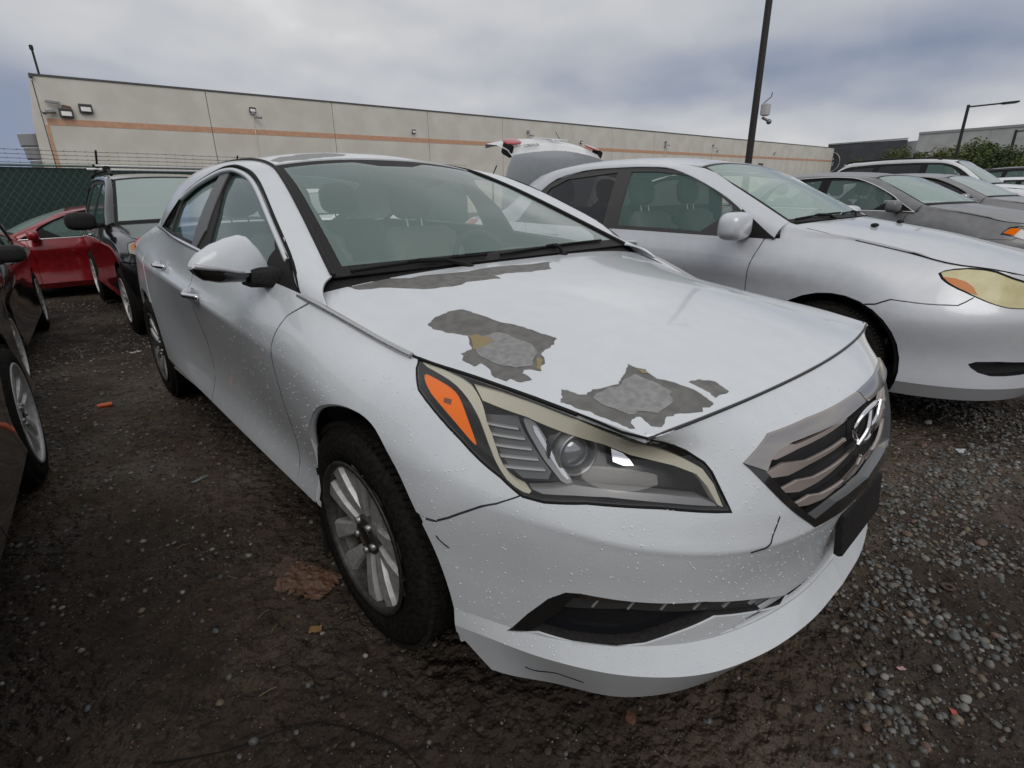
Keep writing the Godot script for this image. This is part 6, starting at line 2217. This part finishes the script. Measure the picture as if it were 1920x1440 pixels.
func warehouse() -> void:
	var w := thing("warehouse", "long beige concrete warehouse with an orange stripe behind the cars", "warehouse", Vector3(0, 0, -36.2))
	var conc := textured(mat(Color.WHITE, .85), grain(41, .006, lin(.66, .63, .56), lin(.74, .71, .64), 512, 6), .12, true)
	var orange := textured(mat(Color.WHITE, .8), grain(42, .02, lin(.58, .33, .21), lin(.66, .39, .26)), .3, true)
	var rim := mat(lin(.10, .10, .10), .7)
	var top := func(x: float) -> float:
		return 7.14 + (x - 1.0) * .0161
	var st := func(x: float) -> float:
		return 5.26 + (x - 1.0) * .0148
	var x := 1.0
	var first := true
	while x < 113:
		var x1 := minf(x + 7.72, 113.6)
		var g := .022
		var b := MB.new()
		slab(b, x + g, x1 - g, -1.5, -1.5, top.call(x) - .0, top.call(x1), 0, -.4)
		part("wall_panel", b, conc, w)
		b = MB.new()
		slab(b, x + g + (.12 if first else 0.0), x1 - g, st.call(x) - .30, st.call(x1) - .30, st.call(x), st.call(x1), .012, -.01)
		part("stripe", b, orange, w)
		b = MB.new()
		slab(b, x, x1, top.call(x) + .002, top.call(x1) + .002, top.call(x) + .09, top.call(x1) + .09, .04, -.44)
		part("parapet_cap", b, rim, w)
		x = x1
		first = false
	var b := MB.new()
	slab(b, 1.0, 113.6, -1.5, -1.5, 7.0, 8.7, -.41, -.45)
	part("wall_core", b, M.black, w)
	b = MB.new()   # sloping end wall
	b.face([Vector3(.975, -1.5, -.02), Vector3(.975, 7.14, -.02), Vector3(.94, 7.16, -.02), Vector3(.60, 5.1, -.02), Vector3(.50, 3.05, -.02), Vector3(.45, -1.5, -.02)])
	b.face([Vector3(.94, 7.16, -.02), Vector3(.60, 5.1, -.02), Vector3(.60, 5.1, -.4), Vector3(.94, 7.16, -.4)])
	b.face([Vector3(.60, 5.1, -.02), Vector3(.50, 3.05, -.02), Vector3(.50, 3.05, -.4), Vector3(.60, 5.1, -.4)])
	part("end_wall", b, conc, w)
	b = MB.new()
	b.box(Vector3(1.10, 2.4, .012), Vector3(.14, 5.1, .02))
	part("upright_stripe", b, orange, w)
	b = MB.new()
	b.box(Vector3(.99, 7.14, -.1), Vector3(.14, .16, .5))
	part("corner_flashing", b, rim, w)
	# flood lamps, cameras, conduits
	for q in [[2.13, 5.05, 1.0], [1.42, 4.82, 1.0], [9.09, 5.6, .7], [18.73, 5.21, .62], [30.48, 5.16, .62], [34.96, 5.43, .62], [47.6, 5.75, .6], [58.0, 5.75, .6], [73.0, 6.1, .6]]:
		var at := Vector3(-1.416 + 1.1985 * (q[0] + 1.416), 1.234 + 1.1985 * (q[1] - 1.234), .0)
		var k: float = q[2]
		b = MB.new()
		b.box(at + Vector3(0, 0, .16), Vector3(.58, .46, .10) * k, Basis(Vector3.RIGHT, .25), .04)
		b.box(at + Vector3(0, 0, .06), Vector3(.12, .12, .14) * k)
		var lamp := part("wall_lamp", b, rim, w)
		b = MB.new()
		b.box(at + Vector3(0, -.02 * k, .17 + .065 * k), Vector3(.42, .22, .03) * k, Basis(Vector3.RIGHT, -.15), .012)
		part("lamp_glass", b, mat(lin(.85, .85, .83), .4), lamp)
	for q in [[9.09, 5.45, 3.2], [28.86, 5.78, 3.0], [47.62, 6.04, 3.0], [57.0, 6.2, 3.4], [66.0, 6.3, 3.4]]:
		var at := Vector3(-1.416 + 1.1985 * (q[0] + 1.416), 1.234 + 1.1985 * (q[1] - 1.234), .06)
		b = MB.new()
		b.tube([at, at - Vector3(0, q[2], 0)], .035, 8)
		part("conduit", b, conc, w)
		b = MB.new()
		b.box(at + Vector3(0, .06, .05), Vector3(.22, .26, .2), Basis.IDENTITY, .03)
		b.tube([at + Vector3(.1, -.2, .1), at + Vector3(.34, -.26, .45)], .07, 8)
		part("camera_head", b, M.dull_metal, w)
	b = MB.new()
	var c0 := Vector3(-1.416 + 1.1985 * 2.72, 1.234 + 1.1985 * 3.98, .1)
	b.box(c0 + Vector3(-.35, 0, .1), Vector3(.5, .13, .13), Basis(Vector3.BACK, -.12), .02)
	b.box(c0 + Vector3(-.05, -.2, 0), Vector3(.10, .5, .10))
	part("bullet_camera", b, M.dull_metal, w)
	b = MB.new()
	b.box(Vector3(2.05, 5.75, .1), Vector3(.36, .30, .2), Basis(Vector3.BACK, -.2), .03)
	part("corner_box", b, mat(lin(.16, .10, .07), .8), w)
	b = MB.new()
	b.tube([Vector3(1.55, 5.58, .1), Vector3(1.2, 5.52, .25)], .09, 8)
	b.blob(Vector3(1.12, 5.50, .3), Vector3(.12, .12, .12))
	part("dome_camera", b, M.dull_metal, w)
	b = MB.new()
	b.box(Vector3(83.6, 5.05, .02), Vector3(1.6, 1.0, .06))
	part("vent_louvre", b, rim, w)
	b = MB.new()
	b.tube([Vector3(1.35, 7.2, -.2), Vector3(1.34, 8.35, -.2)], .05, 6)
	b.box(Vector3(1.33, 8.4, -.2), Vector3(.16, .22, .16), Basis.IDENTITY, .03)
	part("roof_mast", b, M.dark_metal, w)
	# stacked sheet-metal hood at its left end
	var h := thing("vent_stack", "grey stepped sheet-metal duct beside the warehouse's left end", "duct", Vector3(0, 0, -37.5))
	for i in 3:
		b = MB.new()
		b.box(Vector3(.36 + i * .10, 4.3 - i * .62, 0), Vector3(.95, .56, .9), Basis(Vector3.BACK, .06), .02)
		part("duct_section", b, M.dull_metal, h)

func slab(b: MB, x0: float, x1: float, ya: float, yb: float, yc: float, yd: float, zf: float, zb: float) -> void:
	var f := [Vector3(x0, ya, zf), Vector3(x1, yb, zf), Vector3(x1, yd, zf), Vector3(x0, yc, zf)]
	var k := [Vector3(x0, ya, zb), Vector3(x1, yb, zb), Vector3(x1, yd, zb), Vector3(x0, yc, zb)]
	b.face(f)
	b.face([k[1], k[0], k[3], k[2]])
	for i in 4:
		var j := (i + 1) % 4
		b.face([f[j], f[i], k[i], k[j]])

func far_buildings() -> void:
	var paint := func(a: Color, c: Color, s: int) -> StandardMaterial3D:
		return textured(mat(Color.WHITE, .8), grain(s, .01, a, c), .1, true)
	var g := thing("dark_grey_building", "dark grey warehouse with a white ring sign, beyond the beige one's far end", "building")
	var gm: Material = paint.call(lin(.062, .066, .074), lin(.078, .082, .09), 51)
	var a := Vector3(114.5, 0, -37.6)
	var e := Vector3(112.5, 0, -25.0)
	wall(g, "wall", a, e, -1, 9.6, 9.5, .6, gm)
	wall(g, "parapet_cap", a + Vector3(-.1, 0, 0), e + Vector3(-.1, 0, 0), 9.6, 9.85, 9.75, .7, M.dull_metal)
	var dir := (e - a).normalized()
	var ring := []
	for i in 33:
		var t := TAU * i / 32
		ring.append(a + dir * (.9 + cos(t) * 1.7) + Vector3(-.12, 6.6 + sin(t) * 1.7, 0))
	var b := MB.new()
	b.tube(ring, .07, 6)
	var white := mat(lin(.5, .5, .5), .7)
	part("sign_ring", b, white, g)
	var tm := TextMesh.new()
	tm.text = "G"
	tm.font = SystemFont.new()
	tm.font.font_names = PackedStringArray(["Droid Serif"])
	tm.font_size = 96
	tm.pixel_size = .02
	tm.depth = .06
	var o := part_of("sign_letter", tm, white, g)
	o.transform = Transform3D(Basis(dir, Vector3.UP, dir.cross(Vector3.UP)), a + dir * 1.0 + Vector3(-.15, 6.6, 0))
	var p := thing("pale_building", "pale grey warehouse behind the trees at the far right", "building")
	var pm: Material = paint.call(lin(.40, .405, .40), lin(.46, .465, .46), 52)
	wall(p, "wall", Vector3(115.5, 0, -29.4), Vector3(113, 0, -22.9), -1, 9.2, 9.3, .6, pm)
	var q0 := Vector3(110.5, 0, -23.0)
	var q1 := Vector3(110, 0, 40)
	for i in 7:
		wall(p, "wall_panel", q0.lerp(q1, i / 7.0) + Vector3(0, 0, .03), q0.lerp(q1, (i + 1) / 7.0), -1, 9.9, 10.0, .6, pm)
	wall(p, "parapet_cap", q0 + Vector3(-.1, 0, 0), q1 + Vector3(-.1, 0, 0), 9.95, 10.3, 10.3, .7, M.dull_metal)

func wall(parent: Node, called: String, a: Vector3, e: Vector3, y0: float, ya: float, ye: float, thick: float, m: Material) -> void:
	var b := MB.new()
	var d := (e - a).normalized().cross(Vector3.UP) * -thick
	var up := Vector3.UP
	var f := [a + up * y0, e + up * y0, e + up * ye, a + up * ya]
	var k := [a + d + up * y0, e + d + up * y0, e + d + up * ye, a + d + up * ya]
	b.face(f)
	b.face([k[1], k[0], k[3], k[2]])
	for i in 4:
		b.face([f[(i + 1) % 4], f[i], k[i], k[(i + 1) % 4]])
	part(called, b, m, parent)

func fence() -> void:
	var f := thing("fence", "chain-link fence with dark green slats and barbed wire above, at the back left", "fence", Vector3(0, -.15, -11.6))
	var green := textured(mat(Color.WHITE, .55), grain(61, .03, lin(.005, .026, .020), lin(.010, .040, .031)), 1.0)
	var wirem := mat(lin(.09, .15, .13), .5, .2)
	var slat := MB.new()
	slat.box(Vector3(0, 1.0, 0), Vector3(.087, 1.94, .006))
	var sm := slat.mesh()
	var x0 := -4.0
	for i in 150:
		var o := part_of("slat", sm, green, f)
		o.position = Vector3(x0 + i * .084, 0, .005 * (i % 2))
	var w := MB.new()
	var n := 0
	var h := 1.98
	for s: float in [-1.0, 1.0]:
		var x := -7.0
		while x < 9.5:
			var a := Vector3(x, .02, .022 + s * .003)
			var e := Vector3(x + s * h * .72, h, .022 + s * .003)
			w.face([a, a + Vector3(.006, 0, 0), e + Vector3(.006, 0, 0), e])
			x += .115
	var net := part("wire_mesh", w, wirem, f)
	net.set_meta("kind", "stuff")
	for i in 6:
		var x := -2.4 + i * 2.4
		var b := MB.new()
		b.tube([Vector3(x, 0, -.05), Vector3(x, 2.02, -.05)], .028, 8)
		b.tube([Vector3(x, 2.0, -.05), Vector3(x + .02, 2.27, .12)], .018, 6)
		part("post", b, M.dark_metal, f)
	var b := MB.new()
	b.tube([Vector3(-4, 2.0, .045), Vector3(8.5, 2.0, .045)], .02, 6)
	part("top_rail", b, wirem, f)
	for k in 4:
		b = MB.new()
		var y := 2.05 + k * .066
		var pts := []
		for i in 26:
			pts.append(Vector3(-4 + i * .5, y - .012 * absf(sin(i * PI / 4.8)), .06 + k * .015))
		b.tube(pts, .0035, 4)
		for i in 80:
			var at := Vector3(-4 + i * .155, y - .004, .06 + k * .015)
			b.tube([at - Vector3(.012, .018, 0), at + Vector3(.012, .018, 0)], .0025, 3)
		part("barbed_wire", b, M.dark_metal, f)

func pole(called: String, label: String, at: Vector3, h: float, r: float, arm: Vector3, group := "") -> Node3D:
	var o := thing(called, label, "light pole", at, 0.0, group)
	var m := mat(lin(.018, .013, .013), .5)
	var b := MB.new()
	b.tube([Vector3(0, -.5, 0), Vector3(0, h * .5, 0), Vector3(0, h, 0)], r, 12, r * .8)
	part("shaft", b, m, o)
	b = MB.new()
	b.tube([Vector3(0, h - .1, 0), Vector3(0, h - .1, 0) + arm * .8], r * .45, 8)
	part("arm", b, m, o)
	b = MB.new()
	var bs := Basis(Quaternion(Vector3.RIGHT, arm.normalized()))
	b.box(Vector3(0, h - .1, 0) + arm, Vector3(.75, .10, .30), bs, .03)
	var head := part("lamp_head", b, m, o)
	b = MB.new()
	b.box(Vector3(0, h - .16, 0) + arm, Vector3(.55, .03, .22), bs, .01)
	part("lamp_glass", b, M.dull_metal, head)
	return o

func poles() -> void:
	var o := pole("light_pole", "tall dark light pole with a white box, rising behind the silver saloon", Vector3(-1.416 + .908 * 20, -.2, 1.214 - .42 * 20), 11.0, .115, Vector3(1.4, .1, .2))
	var b := MB.new()
	b.box(Vector3(.16, 3.92, .26), Vector3(.26, .34, .22), Basis.IDENTITY, .03)
	part("white_box", b, mat(lin(.5, .5, .48), .5), o)
	b = MB.new()
	b.tube([Vector3(.10, 4.1, .2), Vector3(.24, 4.28, .35), Vector3(.26, 4.4, .36)], .02, 6)
	b.tube([Vector3(.12, 3.7, .2), Vector3(.26, 3.6, .36)], .04, 6)
	b.blob(Vector3(.27, 3.58, .37), Vector3(.08, .08, .08))
	part("camera_bracket", b, M.silver, o)
	pole("light_pole", "dark light pole with an outstretched arm, in front of the pale building", Vector3(-1.416 + .986 * 40, -.2, 1.214 - .165 * 40), 5.8, .09, Vector3(1.0, .12, 1.55))
	pole("light_pole", "dark slender pole at the right edge, before the pale building", Vector3(-1.416 + .994 * 52, -.2, 1.214 - .11 * 52), 5.3, .10, Vector3(.6, .1, 1.8))
	pole("light_pole", "thin far pole among the trees, left of the pole with the long arm", Vector3(-1.416 + .982 * 75, -.2, 1.214 - .182 * 75), 5.6, .06, Vector3(.3, .1, .9))

func crown_mesh(s: int, leaves: int) -> ArrayMesh:   # a unit crown of small leaf faces in uneven clumps
	var rng := RandomNumberGenerator.new()
	rng.seed = s
	var b := MB.new()
	var lumps := []
	for i in 15:
		var a := rng.randf() * TAU
		var h := rng.randf_range(-.25, .85)
		var r := sqrt(maxf(0, 1 - h * h * .9)) * rng.randf_range(.35, .85)
		lumps.append([Vector3(cos(a) * r, h * .8, sin(a) * r), rng.randf_range(.22, .45)])
	for i in leaves:
		var l: Array = lumps[rng.randi() % lumps.size()]
		var d := Vector3(rng.randfn(), rng.randfn(), rng.randfn()).normalized()
		var p: Vector3 = l[0] + d * l[1] * pow(rng.randf(), .4)
		var n := (d + Vector3(rng.randfn(), rng.randfn() + .6, rng.randfn()) * .7).normalized()
		var t := n.cross(Vector3(rng.randfn(), rng.randfn(), rng.randfn())).normalized()
		var w := n.cross(t)
		var z := rng.randf_range(.035, .065)
		var k := b.v.size()
		for q in [p - t * z, p + w * z * .5, p + t * z, p - w * z * .5]:
			b.add(q, n)
		b.quad(k, k + 1, k + 2, k + 3)
		var tone := rng.randf_range(.65, 1.25)
		for q in 4:
			b.c.append(Color(tone, tone, tone * .9))
	return b.mesh()

func trees() -> void:
	var meshes := [crown_mesh(71, 2600), crown_mesh(72, 2600), crown_mesh(73, 2600)]
	var greens := []
	for c in [lin(.085, .115, .03), lin(.115, .135, .03), lin(.05, .075, .025)]:
		var m := mat(c, .7)
		m.vertex_color_use_as_albedo = true
		m.backlight_enabled = true
		m.backlight = Color(.3, .35, .12)
		greens.append(m)
	var bark := mat(lin(.06, .045, .035), .9)
	# bearing x, z, distance, half width, height, green, mesh, label
	for q in [[.962, -.27, 62, 1.7, 4.6, 0, 0, "small round tree in front of the dark grey building's middle"], [.974, -.232, 60, 1.8, 5.1, 0, 1, "round tree at the right end of the dark grey building"], [.978, -.212, 66, .9, 4.9, 2, 2, "slim dark conifer-like tree beside the right round tree"],
		[.981, -.193, 60, 2.1, 4.9, 1, 0, "yellow-green tree, leftmost in front of the pale building"], [.985, -.172, 58, 2.2, 4.8, 1, 1, "yellow-green tree just left of the pole with the long arm"], [.988, -.15, 54, 2.5, 5.0, 0, 2, "tall bushy tree just right of the pole with the long arm"], [.991, -.128, 52, 2.2, 4.7, 0, 0, "bushy tree between the two right-hand poles"], [.994, -.104, 50, 2.0, 4.1, 2, 1, "darker tree at the right edge by the last pole"], [.996, -.085, 48, 1.5, 3.9, 1, 2, "yellowish shrub cut by the right edge of the picture"],
		[.93, -.362, 100, 1.6, 10.4, 2, 1, "tree top peeping over the beige warehouse roof"]]:
		var at := Vector3(-1.416 + q[0] * q[2], 0, 1.214 + q[1] * q[2])
		if q[4] > 9:
			at.z = -52
			at.x = 84
		var o := thing("tree", q[7], "tree", at, q[0] * 37.0)
		var h: float = q[4]
		var r: float = q[3]
		var b := MB.new()
		b.tube([Vector3(0, -.4, 0), Vector3(.05, h * .3, 0), Vector3(.0, h * .6, .05), Vector3(.05, h * .8, 0)], .16, 8, .05)
		for i in 4:
			var a := i * 1.7
			b.tube([Vector3(.0, h * .35, 0), Vector3(cos(a) * r * .35, h * .55, sin(a) * r * .35), Vector3(cos(a) * r * .6, h * .75, sin(a) * r * .6)], .06, 6, .02)
		part("trunk", b, bark, o)
		var c := part_of("crown", meshes[q[6]], greens[q[5]], o)
		var tall := minf(h * .42, r * 1.25)
		c.transform = Transform3D(Basis.from_scale(Vector3(r, tall, r)), Vector3(0, h - tall * .95, 0))

# name: where the bigger stones lie (x, z, half size)
const STONES := [[1.05, 1.02, .017], [.82, .98, .020], [.70, 1.06, .016], [.33, 1.20, .018], [.42, 1.28, .014], [.10, 1.26, .016], [.16, 1.19, .014], [1.5, .95, .022], [1.75, .85, .020], [2.1, .80, .024], [.95, 1.18, .022], [-.12, 1.22, .016], [-.30, 1.24, .015], [.03, 1.10, .013], [1.3, 1.12, .019], [2.4, .95, .026], [-1.25, -.32, .012], [-1.31, -.05, .011], [-1.40, -.55, .012], [-1.15, -.75, .011], [-1.33, -1.0, .012], [-1.28, .12, .013], [-1.12, .06, .010], [-.98, .22, .011], [-1.35, -1.7, .014], [-1.1, -2.0, .013], [-1.3, -2.5, .015], [-.98, -2.2, .012], [-.5, 1.15, .014], [-.62, .98, .013]]

func sky_panorama() -> ImageTexture:   # an overcast: grey sheet with darker blue-grey rolls towards the left and low on the right
	var w := 1024
	var h := 512
	var im := Image.create(w, h, false, Image.FORMAT_RGBF)
	var n1 := FastNoiseLite.new()
	n1.seed = 3
	n1.frequency = .42
	n1.fractal_octaves = 5
	n1.domain_warp_enabled = true
	n1.domain_warp_amplitude = .9
	n1.domain_warp_frequency = .35
	var n2 := FastNoiseLite.new()
	n2.seed = 14
	n2.frequency = 1.6
	n2.fractal_octaves = 5
	for j in h:
		var el := (.5 - (j + .5) / h) * PI
		for i in w:
			var a := (i + .5) / w * TAU
			var d := Vector3(cos(el) * sin(a), sin(el), -cos(el) * cos(a))
			var c := Color(.12, .115, .11)
			if d.y > -.02:
				var y := maxf(d.y, 0.0)
				var q := Vector2(d.x, d.z) / (y + .16)
				var t := .80 + .40 * n1.get_noise_2d(q.x, q.y * 1.3) + .16 * n2.get_noise_2d(q.x * 1.2, q.y * 1.2)
				var az := atan2(d.x, -d.z)        # 0 is straight back, positive to the right
				t += .20 * exp(-pow((az - .98) / .34, 2)) * smoothstep(.10, .42, y)      # bright thin place high in the middle
				t -= .85 * exp(-pow((az + .08) / .24, 2)) * (1 - smoothstep(.05, .26, y))     # dark bank low on the left
				t -= .38 * exp(-pow((y - .17) / .065, 2)) * smoothstep(.45, .95, az) * (1 - smoothstep(2.2, 2.7, az))   # blue-grey band on the right
				t += .10 * exp(-pow((y - .095) / .03, 2)) * smoothstep(.9, 1.25, az)       # lighter streak under it
				t += .08 * smoothstep(.35, 1.0, y)
				var blue := Color(.15, .195, .30)
				var grey := Color(.53, .536, .545)
				t = maxf(t, .02)
				c = blue.lerp(grey, minf(t, 1.0)) if t < 1 else grey * (1 + (t - 1) * 1.6)
			im.set_pixel(i, j, c)
	return ImageTexture.create_from_image(im)

func _ready() -> void:
	var cam := Camera3D.new()
	cam.name = "camera"
	add_child(cam)
	cam.transform = Transform3D(Basis(Vector3(0.736983, -0.012290, 0.675799), Vector3(0.236073, 0.941549, -0.240322), Vector3(-0.633344, 0.336651, 0.696807)), Vector3(-1.4157, 1.2336, 1.2141))
	cam.fov = 72.5836
	cam.near = .02
	cam.far = 900
	cam.current = true
	var we := WorldEnvironment.new()
	we.name = "world"
	add_child(we)
	var env := Environment.new()
	we.environment = env
	env.tonemap_mode = Environment.TONE_MAPPER_LINEAR
	env.tonemap_exposure = 1.16
	env.sdfgi_enabled = true
	env.ssao_enabled = true
	env.ssil_enabled = true
	env.background_mode = Environment.BG_SKY
	var sky := Sky.new()
	var pm := PanoramaSkyMaterial.new()
	pm.panorama = sky_panorama()
	sky.sky_material = pm
	env.sky = sky
	var sun := DirectionalLight3D.new()
	sun.name = "sun"
	sun.light_energy = .26
	sun.light_angular_distance = 40
	sun.light_color = Color(1.0, .985, .96)
	sun.shadow_enabled = true
	add_child(sun)
	sun.look_at_from_position(Vector3(-3.0, 6.5, 5.0), Vector3.ZERO)
	materials()
	ground()
	warehouse()
	far_buildings()
	fence()
	poles()
	trees()
	sedan()
	other_cars()
	gravel()
	litter()
